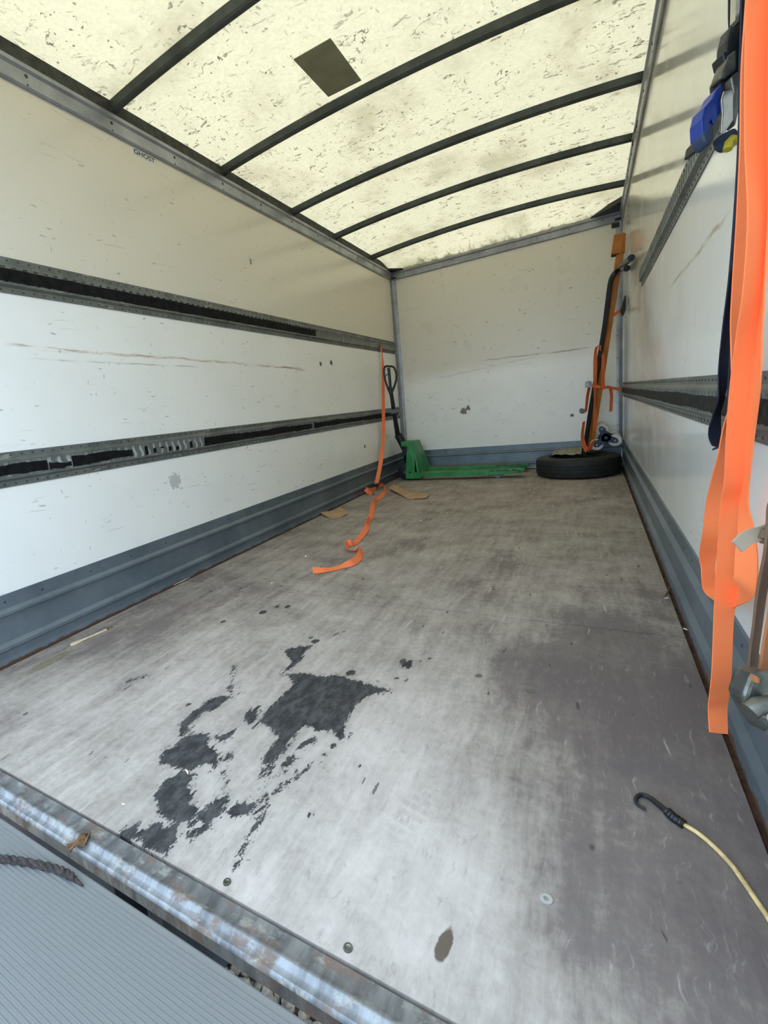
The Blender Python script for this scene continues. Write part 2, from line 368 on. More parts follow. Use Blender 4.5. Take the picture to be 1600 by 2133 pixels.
MAT['blackp'] = plain('black_paint', (.016, .017, .022), .35, .1, .3)
MAT['tyre'] = plain('tyre_rubber', (.014, .014, .014), .62, 0, .4, 18, bump=.15)
MAT['green'] = plain('green_paint', (.030, .225, .062), .38, 0, .28, 7)
MAT['greend'] = plain('green_paint_dusty', (.10, .20, .085), .6, 0, .4, 14)
MAT['orangep'] = plain('orange_paint', (.44, .145, .010), .42, 0, .2, 8)
MAT['navy'] = plain('navy_paint', (.018, .032, .068), .5, 0, .35, 12)
MAT['nylon'] = plain('white_nylon', (.66, .64, .58), .5, 0, .15, 14)
MAT['strap'] = web_mat('orange_webbing', (1.0, .235, .075), (.60, .14, .05), .3)
MAT['strapf'] = web_mat('orange_webbing_far', (.90, .21, .075), (.5, .12, .05), .4)
MAT['navyw'] = web_mat('navy_webbing', (.016, .017, .034), (.03, .03, .05))
MAT['blue'] = plain('blue_plastic', (.007, .032, .21), .35, 0, .2)
MAT['steel'] = plain('zinc_steel', (.55, .55, .52), .22, .95, .2, 20)
MAT['steeld'] = plain('dirty_steel', (.16, .16, .14), .38, .8, .4, 25)
MAT['card'] = plain('cardboard', (.45, .285, .155), .85, 0, .12, 10)
MAT['cloth'] = plain('beige_cloth', (.30, .275, .21), .9, 0, .3, 14)
MAT['wood'] = plain('pale_wood', (.72, .56, .36), .6, 0, .12, 30)
MAT['paper'] = plain('white_paper', (.85, .85, .85), .8, 0, .05)
MAT['cord'] = plain('tan_cord', (.58, .42, .19), .7, 0, .25, 60, bump=.3)
MAT['rope'] = plain('dark_rope', (.045, .036, .032), .95, 0, .5, 90, bump=.6)
MAT['brownw'] = web_mat('brown_webbing', (.16, .095, .055), (.08, .05, .035), .6)
MAT['beigew'] = web_mat('beige_webbing', (.42, .34, .25), (.25, .19, .13), .5)
MAT['rustw'] = web_mat('faded_orange_webbing', (.38, .14, .05), (.2, .08, .04), .6)
MAT['yellow'] = plain('yellow_hook', (.42, .34, .02), .4, 0, .2)
MAT['leaf'] = plain('dry_leaf', (.17, .095, .045), .85, 0, .4, 60)
MAT['gravel'] = plain('gravel', (.42, .35, .26), .9, 0, .55, 22, bump=.3)
MAT['soil'] = plain('soil', (.33, .30, .25), .95, 0, .5, 20, bump=.6)
MAT['under'] = plain('underframe_paint', (.035, .042, .055), .6, .2, .4, 9)
MAT['sticker'] = plain('sticker_white', (.62, .63, .60), .5, 0, .05)
MAT['ink'] = plain('sticker_ink', (.03, .03, .028), .6, 0, .1)
MAT['chip'] = plain('silver_paint', (.45, .46, .47), .3, .5, .15)

# ================================================================== SETTING
# ---- floor: slab with plywood sheets on it
flo = MB().bbox((-W-.03, Y0-.004, -.12), (W+.03, L+.03, -.021)).build('floor', MAT['under'])
tag(flo, 'worn plywood load floor of the box with dark oil spill', 'floor', kind='structure')
K = 1/2.285714
def q4(pts): return [(200+x*K, 1200+y*K) for x, y in pts]
POLY = [
 [(905,465),(975,462),(1090,478),(1150,475),(1230,500),(1405,545),(1330,555),(1260,590),(1225,640),(1180,690),(1190,770),(1165,785),(1130,730),(1060,735),(1000,705),(940,760),(880,830),(830,890),(792,960),(815,860),(870,780),(865,740),(800,705),(800,650),(860,600),(905,555),(945,500)],
 [(610,570),(625,590),(560,630),(500,655),(440,720),(405,790),(398,720),(430,670),(500,620),(540,585)],
 [(385,810),(420,770),(490,745),(530,760),(525,810),(590,845),(560,890),(480,900),(450,930),(380,905),(310,890),(325,830)],
 [(410,930),(470,940),(440,1010),(460,1060),(430,1090),(470,1090),(490,1110),(450,1180),(400,1170),(310,1150),(290,1070),(280,1040),(330,970)],
 [(490,1140),(540,1090),(640,1035),(620,1090),(590,1130),(520,1180),(485,1170)],
 [(620,1120),(700,1080),(760,1085),(730,1120),(640,1150)],
 [(200,1230),(290,1170),(340,1200),(390,1180),(380,1260),(330,1320),(250,1300),(200,1260)],
 [(118,1225),(190,1180),(205,1195),(160,1252),(120,1252)],
 [(895,350),(970,340),(1025,330),(965,400),(930,440),(880,470),(940,400),(910,375)],
 [(720,650),(775,620),(758,680),(740,712),(715,690)],
 [(1452,402),(1500,408),(1508,430),(1480,440),(1455,425)], [(440,1235),(470,1205),(550,1180),(545,1200),(460,1245)],
 [(570,770),(670,725),(640,765),(585,790)], [(600,940),(618,930),(622,995),(610,1000)], [(960,815),(1050,760),(1040,785),(970,820)]]
SPOT = [(1045,310,15),(1022,293,8),(1215,462,17),(1430,487,11),(1545,405,7),(1590,392,9),(1025,1138,14),(795,172,13),(862,146,9),(910,146,12),(605,217,10),(1130,805,13),(1085,850,9),(905,895,15),(1275,445,6),(1180,265,5),(1145,278,4),(878,46,12),(1255,902,5),(1445,712,4),(1310,900,3),(440,610,9),(640,548,8)]
CAPS = [((1030,900),(885,1000),4),((870,1010),(775,1062),7),((935,862),(800,1020),4),((808,1062),(680,1370),2.2),((880,830),(792,968),8),((640,850),(560,900),5),((655,430),(640,600),2),((150,500),(255,475),3.0)]
def floor_xy(p): v = at(p[0], p[1], 2, 0); return np.array([v.x, v.y])
def seg_d(P, a, b):
    ab = b-a; t = np.clip(((P-a)@ab)/max(ab@ab, 1e-12), 0, 1); return np.linalg.norm(P-(a+t[:, None]*ab), axis=1)
def stain_sdf(P):
    D = np.full(len(P), .2)
    for po in POLY:
        V = np.array([floor_xy(p) for p in q4(po)]); d = np.full(len(P), 9.0); ins = np.zeros(len(P), bool)
        for i in range(len(V)):
            a, b = V[i], V[(i+1) % len(V)]; d = np.minimum(d, seg_d(P, a, b))
            cr = ((a[1] > P[:, 1]) != (b[1] > P[:, 1]))
            xx = (b[0]-a[0])*(P[:, 1]-a[1])/((b[1]-a[1]) if abs(b[1]-a[1]) > 1e-9 else 1e-9)+a[0]
            ins ^= cr & (P[:, 0] < xx)
        D = np.minimum(D, np.where(ins, -d*2.5-.006, d*1.2-.001))
    for (x, y, r) in SPOT:
        c = floor_xy(q4([(x, y)])[0]); e = floor_xy(q4([(x+r, y)])[0]); rr = np.linalg.norm(e-c)
        D = np.minimum(D, (np.linalg.norm((P-c)*np.array([1.0, .75]), axis=1)-rr*1.15)*6)
    for a, b, r in CAPS:
        A, B = [floor_xy(p) for p in q4([a, b])]; e = floor_xy(q4([(a[0]+r, a[1])])[0]); D = np.minimum(D, seg_d(P, A, B)-np.linalg.norm(e-A)*.9-.001)
    return np.clip(D, -.2, .2)
WEAR = [(330,1480,.26,.22),(650,1700,.30,.34),(120,1500,.30,.05),(900,1480,.30,.26),(850,1850,.22,.30),(620,1330,.35,.20),(1100,1750,.12,.15),(1000,2050,.16,.22),
        (1350,1430,.22,-.34),(1500,1500,.25,-.28),(1430,1800,.24,-.30),(1300,2000,.2,-.22),(1120,1380,.13,-.28),(1230,1310,.10,-.24),(1080,1300,.1,.1),(250,1330,.16,-.22),(450,1230,.22,-.16),(330,1300,.1,-.1),(1300,1560,.08,-.2),(1480,1250,.3,-.12)]
def wear_f(P):
    w_ = .46+.02*np.clip(P[:, 1]-1.8, 0, 3)
    for x, y, s_, a in WEAR:
        c = floor_xy((x, y)); w_ = w_+(.75 if a > 0 else 1.0)*a*np.exp(-((P-c)**2).sum(1)/(2*s_*s_))
    return w_
def panel(y0, y1, d):
    x0, x1 = -W+.026, W-.026; nx = int((x1-x0)/d)+1; ny = int((y1-y0)/d)+1
    X, Y = np.meshgrid(np.linspace(x0, x1, nx+1), np.linspace(y0, y1, ny+1)); P = np.stack([X.ravel(), Y.ravel()], 1)
    V = [(float(a), float(b), 0.0) for a, b in P]; m = nx+1
    Fc = [(j*m+i, j*m+i+1, (j+1)*m+i+1, (j+1)*m+i) for j in range(ny) for i in range(nx)]
    rim = [i for i in range(m)]+[j*m+nx for j in range(1, ny+1)]+[ny*m+i for i in range(nx-1, -1, -1)]+[j*m for j in range(ny-1, 0, -1)]
    b0 = len(V); V += [(V[i][0], V[i][1], -.02) for i in rim]
    Fc += [(rim[i], b0+i, b0+(i+1) % len(rim), rim[(i+1) % len(rim)]) for i in range(len(rim))]
    o = raw('floor_panel', V, Fc, MAT['floor'], flo)
    PA = np.array([(v[0], v[1]) for v in V])
    for nm, val in (('stain', stain_sdf(PA)), ('wear', wear_f(PA))):
        a = o.data.attributes.new(nm, 'FLOAT', 'POINT'); a.data.foreach_set('value', val.astype(np.float32))
    return o
panel(Y0+.006, 1.6675, .009); panel(1.6755, 3.3795, .03); panel(3.3845, 5.08, .05); panel(5.084, L-.03, .06)
for sx in (-1, 1):
    MB().bbox((sx*(W-.0255), Y0+.01, -.02), (sx*(W-.012), L-.03, -.008)).build('edge_angle', MAT['rust'], flo)
sc = MB()
for px, py in [(725, 1975), (473, 1838), (131, 1655), (1520, 1790)]: sc.dome(at(px, py, 2, .0), (0, 0, 1), .0075, .0022, 12)
for i, (px, py) in enumerate([(725, 1975), (473, 1838)]):
    m = MB().lathe([(.0085, 0), (.0080, .002), (.005, .0026), (.0035, .0012), (.0001, .0010)], at(px, py, 2, 0), (0, 0, 1), 16, closed=False); m.build('screw_head', MAT['steeld'], flo, True)
# ---- walls
YR = .10
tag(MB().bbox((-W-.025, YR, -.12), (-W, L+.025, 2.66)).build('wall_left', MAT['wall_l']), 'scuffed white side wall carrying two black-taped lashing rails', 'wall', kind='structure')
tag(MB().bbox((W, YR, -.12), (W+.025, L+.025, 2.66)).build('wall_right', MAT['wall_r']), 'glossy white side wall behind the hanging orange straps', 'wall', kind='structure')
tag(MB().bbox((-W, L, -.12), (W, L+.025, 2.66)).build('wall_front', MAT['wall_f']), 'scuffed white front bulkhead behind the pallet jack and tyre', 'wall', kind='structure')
# ---- kick plates
KP = [(0, HK), (.007, HK), (.007, .242), (.023, .228), (.023, .216), (.006, .208), (.007, .098), (.023, .084), (.023, .070), (.006, .060), (.007, .030), (.013, .004), (.013, -.018), (0, -.018)]
rv = {}
for nm, sx, lab in (('left', -1, 'blue-grey ribbed steel kick plate below the two black-taped rails'), ('right', 1, 'blue-grey ribbed steel kick plate below the hanging orange straps')):
    o = sweep_y([(sx*(W-d), z) for d, z in KP], YR, L-.002).build('baseboard_'+nm, MAT['kick']); tag(o, lab, 'kick plate', kind='structure')
    m = MB(); y = .45
    while y < 5.9:
        m.dome((sx*(W-.007), y, .272+random.uniform(-.006, .006)), (-sx, 0, 0), .005, .002); y += random.choice((.17, .2, .26))
    tag(m.build('rivets', MAT['rivet'], o), kind='stuff')
o = sweep_x([(L-d, z) for d, z in KP], -W+.02, W-.02).build('baseboard_front', MAT['kick']); tag(o, 'blue-grey ribbed steel kick plate along the front bulkhead', 'kick plate', kind='structure')
m = MB()
for x in np.arange(-1.0, 1.1, .33): m.dome((x, L-.007, .272), (0, -1, 0), .006, .003)
tag(m.build('rivets', MAT['rivet'], o), kind='stuff')
# ---- top rails, posts
TOPZ = 2.645
for i, sx, lab in ((1, -1, 'grey aluminium top rail above the left taped rails'), (2, 1, 'grey aluminium top rail above the slotted bare rail')):
    pr = [(0, H1), (.010, H1), (.016, H1+.010), (.016, H2-.03), (.026, H2-.018), (.026, H2), (0, H2)]
    o = sweep_y([(sx*(W-d), z) for d, z in pr], YR, L-.002).build('trim_%d' % i, MAT['alu']); tag(o, lab, 'top rail', kind='structure')
    sweep_y([(sx*(W-d), z) for d, z in [(0, H2+.001), (.018, H2+.001), (.014, TOPZ+.03), (0, TOPZ+.03)]], YR, L-.002).build('gasket', MAT['gasket'], o)
    m = MB(); y = 1.66-.49
    for y in np.arange(.70, 5.9, .4675):
        m.dome((sx*(W-.016), y, H2-.045), (-sx, 0, 0), .0085, .004, 10); m.dome((sx*(W-.015), y, H1+.016), (-sx, 0, 0), .005, .003, 8)
    tag(m.build('rivets', MAT['rivet'], o), kind='stuff')
o = sweep_x([(L-d, z) for d, z in [(0, H1), (.010, H1), (.016, H1+.01), (.016, H2-.03), (.026, H2-.018), (.026, H2), (0, H2)]], -W+.02, W-.02).build('trim_3', MAT['alu'])
tag(o, 'grey aluminium header rail across the front bulkhead', 'top rail', kind='structure')
m = MB()
for x in np.arange(-1.05, 1.1, .3): m.dome((x, L-.016, H2-.045), (0, -1, 0), .006, .003); m.dome((x+.01, L-.014, H1+.014), (0, -1, 0), .004, .003)
tag(m.build('rivets', MAT['rivet'], o), kind='stuff')
for i, sx, lab in ((4, -1, 'grey aluminium corner post beside the pallet jack handle'), (5, 1, 'grey aluminium corner post behind the orange hand truck')):
    pr = [(0, .004), (.0, .075), (.008, .075), (.010, .040), (.014, .030), (.022, .022), (.030, .014), (.040, .010), (.058, .008), (.058, 0), (.004, 0)]
    V = [(sx*(W-d), L-e, z) for z in (HK-.01, H1+.004) for d, e in pr]; n = len(pr)
    Fc = [(k, (k+1) % n, n+(k+1) % n, n+k) for k in range(n)] + [tuple(range(n)), tuple(range(2*n-1, n-1, -1))]
    o = raw('trim_%d' % i, V, Fc, MAT['alu']); tag(o, lab, 'corner post', kind='structure')
    m = MB()
    for z in np.arange(.45, 2.5, .235): m.dome((sx*(W-.049), L-.009, z), (0, -1, 0), .0055, .003); m.dome((sx*(W-.007), L-.058, z+.005), (-sx, 0, 0), .005, .003)
    tag(m.build('rivets', MAT['rivet'], o), kind='stuff')
    # black corner cap
    MB().box((sx*(W-.03), L-.03, H1+.022), (.075, .075, .012)).build('corner_cap', MAT['black'], o)
    t = [(sx*(W-.016), L-.017, H2-.004), (sx*(W-(.27 if sx > 0 else .17)), L-.017, H2+.002), (sx*(W-.016), L-(.34 if sx > 0 else .20), H2+.002), ]
    t2 = [(p[0], p[1], H2+(.045 if sx > 0 else .02)) for p in t]
    m = MB().add(t+t2, [(0, 1, 2), (3, 5, 4), (0, 3, 4, 1), (1, 4, 5, 2), (2, 5, 3, 0)]); m.build('gusset', MAT['black'], o)
# ---- roof sheet with bows
def roof_z(x, y):
    a = TOPZ+.030+.062*(1-(x/W)**2)
    t = min(1, max(0, (y-(L-.45))/.45)); t = t*t*(3-2*t)
    return a*(1-t)+(H2+.016+.008*math.sin(x*17)*math.sin(x*5+1))*t
nx, ny = 40, 96; V = []; Fc = []
for j in range(ny+1):
    for i in range(nx+1):
        x = -W-.02+(2*W+.04)*i/nx; y = YR+(L+.02-YR)*j/ny
        V.append((x, y, roof_z(max(-W, min(W, x)), y)+.003*math.sin(3.1*x+y*1.7)*(1-(x/1.25)**2)))
for j in range(ny):
    for i in range(nx): Fc.append((j*(nx+1)+i, j*(nx+1)+i+1, (j+1)*(nx+1)+i+1, (j+1)*(nx+1)+i))
roof = raw('ceiling', V, Fc, MAT['roof'], smooth=True); tag(roof, 'translucent dirt-speckled fibreglass roof sheet over dark steel bows', 'roof', kind='structure')
for y in (.74, 1.67, 2.60, 3.55, 4.38, 5.34):
    m = MB(); V = []; Fc = []; N = 24; hw = .026; hh = .047
    for k in range(N+1):
        x = -W+.004+(2*W-.008)*k/N; z = roof_z(x, y if y < 5.3 else 5.3)-.004
        for dy, dz in ((-hw, 0), (-hw*.8, -hh*.85), (-hw*.45, -hh), (hw*.45, -hh), (hw*.8, -hh*.85), (hw, 0)): V.append((x, y+dy, z+dz))
    for k in range(N):
        for c in range(6): Fc.append((k*6+c, k*6+(c+1) % 6, (k+1)*6+(c+1) % 6, (k+1)*6+c))
    Fc += [tuple(range(6)), tuple(range(N*6+5, N*6-1, -1))]
    raw('roof_bow', V, Fc, MAT['bow'], roof, True, 30)
pc = [at(x, y, 2, 2.735) for x, y in [(617, 127), (694, 86), (760, 174), (688, 205)]]
xa, xb = (pc[0].x+pc[3].x)/2, (pc[1].x+pc[2].x)/2; ya, yb = (pc[0].y+pc[1].y)/2-.035, (pc[2].y+pc[3].y)/2-.045
ob = MB(); g = [(xa, ya), (xb, ya+.008), (xb-.002, yb+.01), (xa+.004, yb)]
ob.prism([(x, y, roof_z(x, y)-.0065) for x, y in g], (0, 0, .003))
nb = NT('patch_board'); nb.fin(nb.mix(nb.step(nb.noise(nb.vec, 9, 5), .3, .7), (.22, .205, .125), (.27, .25, .155)), .9)
ob.build('repair_patch', nb.m, roof)
cb = MB().tube([tuple(p) for p in crom([at(1328, 252, 0, W-.045), at(1322, 275, 0, W-.06), at(1318, 290, 0, W-.05), at(1318, 303, 0, W-.05)], 6)], .004, 6).build('loose_wire', MAT['black'])
tag(cb, 'thin black wire dangling from the roof bow end', 'wire')

# ---- rear sill, frame posts, tail lift, ground
sp_ = [(Y0-.001, -.11), (Y0-.001, 0.0), (Y0-.003, .0025), (Y0-.030, .0030), (Y0-.036, .0058), (Y0-.040, .0068), (Y0-.044, .0058), (Y0-.049, .0005), (Y0-.053, -.0015), (Y0-.062, -.0025), (Y0-.066, -.007), (Y0-.067, -.012), (Y0-.03, -.014), (Y0-.03, -.11)]
o = sweep_x(sp_, -W-.02, W+.02).build('trim_6', MAT['galv'], None, True, 40); tag(o, 'galvanised rear sill with rust and mud along the floor edge', 'sill', kind='structure')
for i, sx in ((7, -1), (8, 1)):
    o = MB().bbox((sx*(W-.0), Y0-.16, -.3), (sx*(W+.10), YR+.001, 2.72)).build('trim_%d' % i, MAT['alu']); tag(o, 'grey rear frame post at the %s side of the opening' % ('pallet jack' if sx < 0 else 'hanging strap'), 'frame post', kind='structure')
o = MB().bbox((-W, Y0-.16, 2.42), (W, YR+.001, 2.74)).build('trim_9', MAT['alu']); tag(o, 'grey rear frame header over the open doorway, unseen and deepened to block sky light', 'frame', kind='structure')  # out of view; lower edge dropped to keep sky light off walls and floor
TE = at(300, 1899, 2, TZ).y; PITCH = .0084
lift = empty('tail_lift', (0, TE, TZ)); tag(lift, 'ribbed aluminium tail lift platform outside the rear sill', 'tail lift')
pr = [(TE, TZ-.045), (TE, TZ-.006), (TE-.005, TZ)]; y = TE-(at(300, 1899, 2, TZ).y-at(300, 1926, 2, TZ).y)
while y > -1.45:
    pr += [(y, TZ), (y-.0006, TZ+.0022), (y-.0022, TZ+.0022), (y-.0028, TZ)]; y -= PITCH
pr += [(-1.5, TZ), (-1.5, TZ-.045)]
top = [p for p in pr[2:-1]]
m = MB(); n = len(top); V = [(-W+.02, a, b) for a, b in top]+[(W-.02, a, b) for a, b in top]
m.add(V, [(i+1, i, n+i, n+i+1) for i in range(n-1)]); m.build('ribbed_deck', MAT['deck'], lift)
MB().bbox((-W+.02, -1.5, TZ-.045), (W-.02, TE, TZ-.006)).build('platform_body', MAT['deck'], lift)
for x in (-.75, .75): MB().bbox((x-.04, -.6, -.55), (x+.04, .16, -.46)).build('lift_arm', MAT['under'], lift)
und = MB().bbox((-W, .62, -.42), (W, .70, -.13))
und.bbox((-W, .19, -.62), (-.06, .62, -.14)); und.bbox((.04, .20, -.5), (.09, .62, -.14))
tag(und.build('chassis_crossmember', MAT['under']), 'dark chassis crossmember under the rear sill', 'crossmember')
GZ = -.95
tag(raw('ground', [(-30, -30, GZ), (30, -30, GZ), (30, 30, GZ), (-30, 30, GZ)], [(0, 1, 2, 3)], MAT['soil']), 'gravel yard ground below the truck', 'ground', kind='structure')
m = MB(); ic = [(0, 0, 1), (.894, 0, .447), (.276, .851, .447), (-.724, .526, .447), (-.724, -.526, .447), (.276, -.851, .447), (.724, .526, -.447), (-.276, .851, -.447), (-.894, 0, -.447), (-.276, -.851, -.447), (.724, -.526, -.447), (0, 0, -1)]
icf = [(0,1,2),(0,2,3),(0,3,4),(0,4,5),(0,5,1),(1,6,2),(2,7,3),(3,8,4),(4,9,5),(5,10,1),(6,7,2),(7,8,3),(8,9,4),(9,10,5),(10,6,1),(6,11,7),(7,11,8),(8,11,9),(9,11,10),(10,11,6)]
for k in range(9000):
    x = random.uniform(-2.2, 1.6); y = random.uniform(-.2, 1.3); r = random.uniform(.009, .024)
    Rm = Matrix.Rotation(random.uniform(0, 6.3), 3, 'Z') @ Matrix.Rotation(random.uniform(-.5, .5), 3, 'X'); s3 = (r*random.uniform(.8, 1.5), r, r*random.uniform(.5, .9))
    m.add([Rm @ Vector((a*s3[0], b*s3[1], c*s3[2])) + Vector((x, y, GZ+s3[2]*.5)) for a, b, c in ic], icf)
tag(m.build('gravel', MAT['gravel']), 'brown gravel stones seen through the gap behind the sill', 'gravel', kind='stuff')

# ================================================================== LASHING RAILS
def lashing_rail(side, zb, zt, y0, y1, mat, label, tapes, tapemat, pitch=.0500):
    sx = -1 if side == 'left' else 1; H = zt-zb; m = MB()
    X = lambda d: sx*(W-d)
    fl, dF, dR = .026, .018, .004
    h = [0, fl, fl+.010, .034+.010, H-.044, H-fl-.010, H-fl, H]
    # flanges, steps and inner lips
    for a, b, da, db in ((0, fl, dR, dR), (fl, fl+.009, dR, dF), (fl+.009, .043, dF, dF), (H-.043, H-fl-.009, dF, dF), (H-fl-.009, H-fl, dF, dR), (H-fl, H, dR, dR)):
        q = [(X(da), zb+a), (X(db), zb+b), (X(db-.0025), zb+b), (X(da-.0025), zb+a)]; sweep_y(q, y0, y1, m)
    # wavy bars between the slots
    N = 6; hb, ht = zb+.043, zb+H-.043; bw = pitch*.58
    off = lambda t: .0065*math.sin(t*2*math.pi)
    y = y0
    while y < y1-bw:
        V = []
        for k in range(N+1):
            t = k/N; z = hb+(ht-hb)*t; o_ = off(t) if y > y0 else 0
            V += [(X(dF), y+o_, z), (X(dF), y+bw+o_, z), (X(dF-.0025), y+bw+o_, z), (X(dF-.0025), y+o_, z)]
        Fc = []
        for k in range(N):
            for c in range(4): Fc.append((k*4+c, k*4+(c+1) % 4, (k+1)*4+(c+1) % 4, (k+1)*4+c))
        m.add(V, Fc); y += pitch
    r = m.build('lashing_rail', mat); tag(r, label, 'rail', 'lashing rails on the side walls')
    rm = MB(); y = y0+.02
    while y < y1-.01:
        for z in (zb+.013, zb+H-.013): rm.dome((X(dR), y, z), (-sx, 0, 0), .0045, .0022, 6)
        y += pitch
    tag(rm.build('rivets', MAT['rivet'], r), kind='stuff')
    for (ya, yb, lo, hi, jag) in tapes:              # tape over the slots, with torn edges
        T = []; B = []; y = ya; jt = jb = 0
        while y < yb:
            jt = max(0, jt+random.uniform(-jag, jag)); jt = min(jt, 3*jag); jb = min(3*jag, max(0, jb+random.uniform(-jag, jag)))
            T.append((y, zb+hi-jt)); B.append((y, zb+lo+jb)); y += random.uniform(.012, .03)
        V = []; d = dF+.0012; n = len(T)
        for (a, b), (c, e) in zip(T, B): V += [(X(d), a, b), (X(d), c, e), (X(dF+.0001), c, e), (X(dF+.0001), a, b)]
        Fc = []
        for k in range(n-1):
            for c in range(4): Fc.append((k*4+c, k*4+(c+1) % 4, (k+1)*4+(c+1) % 4, (k+1)*4+c))
        Fc += [(3, 2, 1, 0), ((n-1)*4, (n-1)*4+1, (n-1)*4+2, (n-1)*4+3)]
        raw('tape_strip', V, Fc, tapemat, r)
    return r
Hl = 1.740-1.5865
ru_ = lashing_rail('left', 1.5865, 1.740, YR, L-.085, MAT['rail_l'], 'upper steel lashing rail with black tape, slots bare near the pallet jack',
             [(YR+.01, 3.74, .043, Hl-.050, .0014)], MAT['tape'])
rl_ = lashing_rail('left', .7546, .9054, YR, L-.085, MAT['rail_l'], 'lower steel lashing rail with torn black tape behind the pallet jack handle',
             [(YR+.01, .93, .045, .150-.051, .003), (.93, 1.05, .045, .085, .012), (1.05, 1.425, .045, .150-.053, .003), (2.02, 3.5, .044, .150-.051, .0025), (3.53, 5.85, .044, .150-.050, .003)], MAT['tape'])
# tatters of tape left in the bare slots of the lower rail
for k in range(8):
    y = 1.4250+.022+k*.0615
    if k in (0, 6): continue
    zz = [(.047, .072), (.046, .100), (.050, .082), (.070, .084), (.048, .078), (.047, .075), (.05, .06), (.046, .09)][k]
    a = [(-W+.0165, y+random.uniform(0, .004), .7546+zz[0]), (-W+.0165, y+.027, .7546+zz[0]+random.uniform(0, .006)), (-W+.0165, y+.025, .7546+zz[1]), (-W+.0165, y+.012, .7546+zz[1]-.008), (-W+.0165, y+.004, .7546+zz[1]-.002)]
    MB().prism(a, (.003, 0, 0)).build('tape_scrap', MAT['tape'], rl_)
lashing_rail('right', .7515, .8976, YR, L-.085, MAT['rail_r'], 'steel lashing rail with worn dark tape passing behind the hanging straps', [(YR+.01, 5.9, .044, .146-.052, .0016)], MAT['tape_r'], .05)
lashing_rail('right', 1.512, 1.644, YR, 3.79, MAT['rail_r'], 'short slotted steel lashing rail without tape, above the taped one', [], MAT['tape'], .05)
# ================================================================== STICKERS
a, b = pL(279, 317), pL(322, 333)
lw = b.y-a.y; st = empty('wall_sticker', (-W, a.y, a.z)); tag(st, 'small white GHOST sticker just below the top rail', 'sticker')
z0 = (a.z+b.z)/2; hh_ = .025
MB().bbox((-W, a.y-.006, z0-hh_/2-.006), (-W+.0010, b.y+.006, z0+hh_/2+.006)).build('backing', MAT['sticker'], st)
tc = bpy.data.curves.new('GHOST', 'FONT'); tc.body = 'GHOST'; tc.size = 1; tc.extrude = .0; tc.align_x = 'LEFT'; tc.offset = .02
to = bpy.data.objects.new('tmp', tc); COL.objects.link(to); bpy.context.view_layer.update()
dg = bpy.context.evaluated_depsgraph_get(); me = bpy.data.meshes.new_from_object(to.evaluated_get(dg)); COL.objects.unlink(to); bpy.data.objects.remove(to)
vx = [v.co.x for v in me.vertices]; vy = [v.co.y for v in me.vertices]; sxx = lw/(max(vx)-min(vx)); syy = hh_/(max(vy)-min(vy))
for v in me.vertices: v.co = Vector((.0014, (v.co.x-min(vx))*sxx, (v.co.y-min(vy))*syy+z0-hh_/2-a.z))
me.materials.clear(); me.materials.append(MAT['ink']); link(bpy.data.objects.new('lettering', me), st)
c = pL(522, 545)
sk = MB().bbox((-W, c.y-.014, c.z-.022), (-W+.001, c.y+.014, c.z+.022)).build('inspection_label', MAT['sticker']); tag(sk, 'tiny printed label alone on the upper left wall', 'sticker')
m = MB()
for k in range(5): m.bbox((-W+.001, c.y-.012, c.z-.019+k*.0085), (-W+.0014, c.y+.012, c.z-.0145+k*.0085))
m.build('print', MAT['ink'], sk)
q = [pF(1274, 467), pF(1292.5, 463.5), pF(1292.5, 473), pF(1274, 477)]
tag(MB().prism([(p.x, L-.0175, p.z) for p in q], (0, .0015, 0)).build('black_plate', MAT['black']), 'small black rectangular plate at the top corner of the front bulkhead', 'plate')

# ================================================================== PALLET JACK
NF = 5.36                                              # near face of the near fork
pj = empty('pallet_jack', (-.4, NF+.275, 0)); tag(pj, 'green hand pallet jack with black handle parked against the front bulkhead', 'pallet jack')
X0 = at(846, 995, 1, NF).x; X1 = at(1092, 985, 1, NF).x
def fork(y):
    w_ = .16; t = .048; zt = .092; m = MB()
    sec = [(0, zt-t), (0, zt-.006), (.006, zt), (w_-.006, zt), (w_, zt-.006), (w_, zt-t), (w_-.006, zt-t), (w_-.006, zt-.008), (.006, zt-.008), (.006, zt-t)]
    xs = [(X0+.10, 0, 0), (X1-.26, 0, 0), (X1-.07, .0, .006), (X1, .030, .020)]
    V = []; n = len(sec)
    for x, ins, up in xs:
        for dy, z in sec: V.append((x, y+w_/2+(dy-w_/2)*(1-ins/.08), z+(up if z < zt-.02 else -up*.35)))
    Fc = []
    for k in range(len(xs)-1):
        for c in range(n): Fc.append((k*n+c, (k+1)*n+c, (k+1)*n+(c+1) % n, k*n+(c+1) % n))
    Fc += [tuple(range(n)), tuple(range(len(V)-1, len(V)-n-1, -1))]
    m.add(V, Fc); f = m.build('fork', MAT['green'], pj)
    # dust on the fork's top, worn chips, load roller
    d = MB(); d.bbox((X0+.16, y+.02, zt+.0002), (X1-.22, y+w_-.02, zt+.0012)); d.build('fork_top', MAT['greend'], f)
    ch = MB()
    for k in range(4):
        x = X1-.36+k*.075+random.uniform(-.012, .012); ch.prism([(x, y-.0006, zt-.012), (x+.075, y-.0006, zt-.010), (x+.06, y+.004, zt+.0009), (x+.055, y+.034, zt+.0009), (x+.018, y+.026, zt+.0009), (x+.012, y+.004, zt+.0009)], (0, 0, .001))
    tag(ch.build('chipped_paint', MAT['black'], f), kind='stuff')
    rl = MB()
    for xx in (X1-.27,): rl.lathe([(.004, -.035), (.036, -.035), (.036, .035), (.004, .035)], (xx, y+.08, .0365), (0, 1, 0), 20)
    rl.build('load_roller', MAT['steeld'], f, True)
    MB().bbox((X1-.37, y+.015, .035), (X1-.20, y+.035, .062)).build('roller_bracket', MAT['blackp'], f)
    return f
fork(NF); fork(NF+.39)
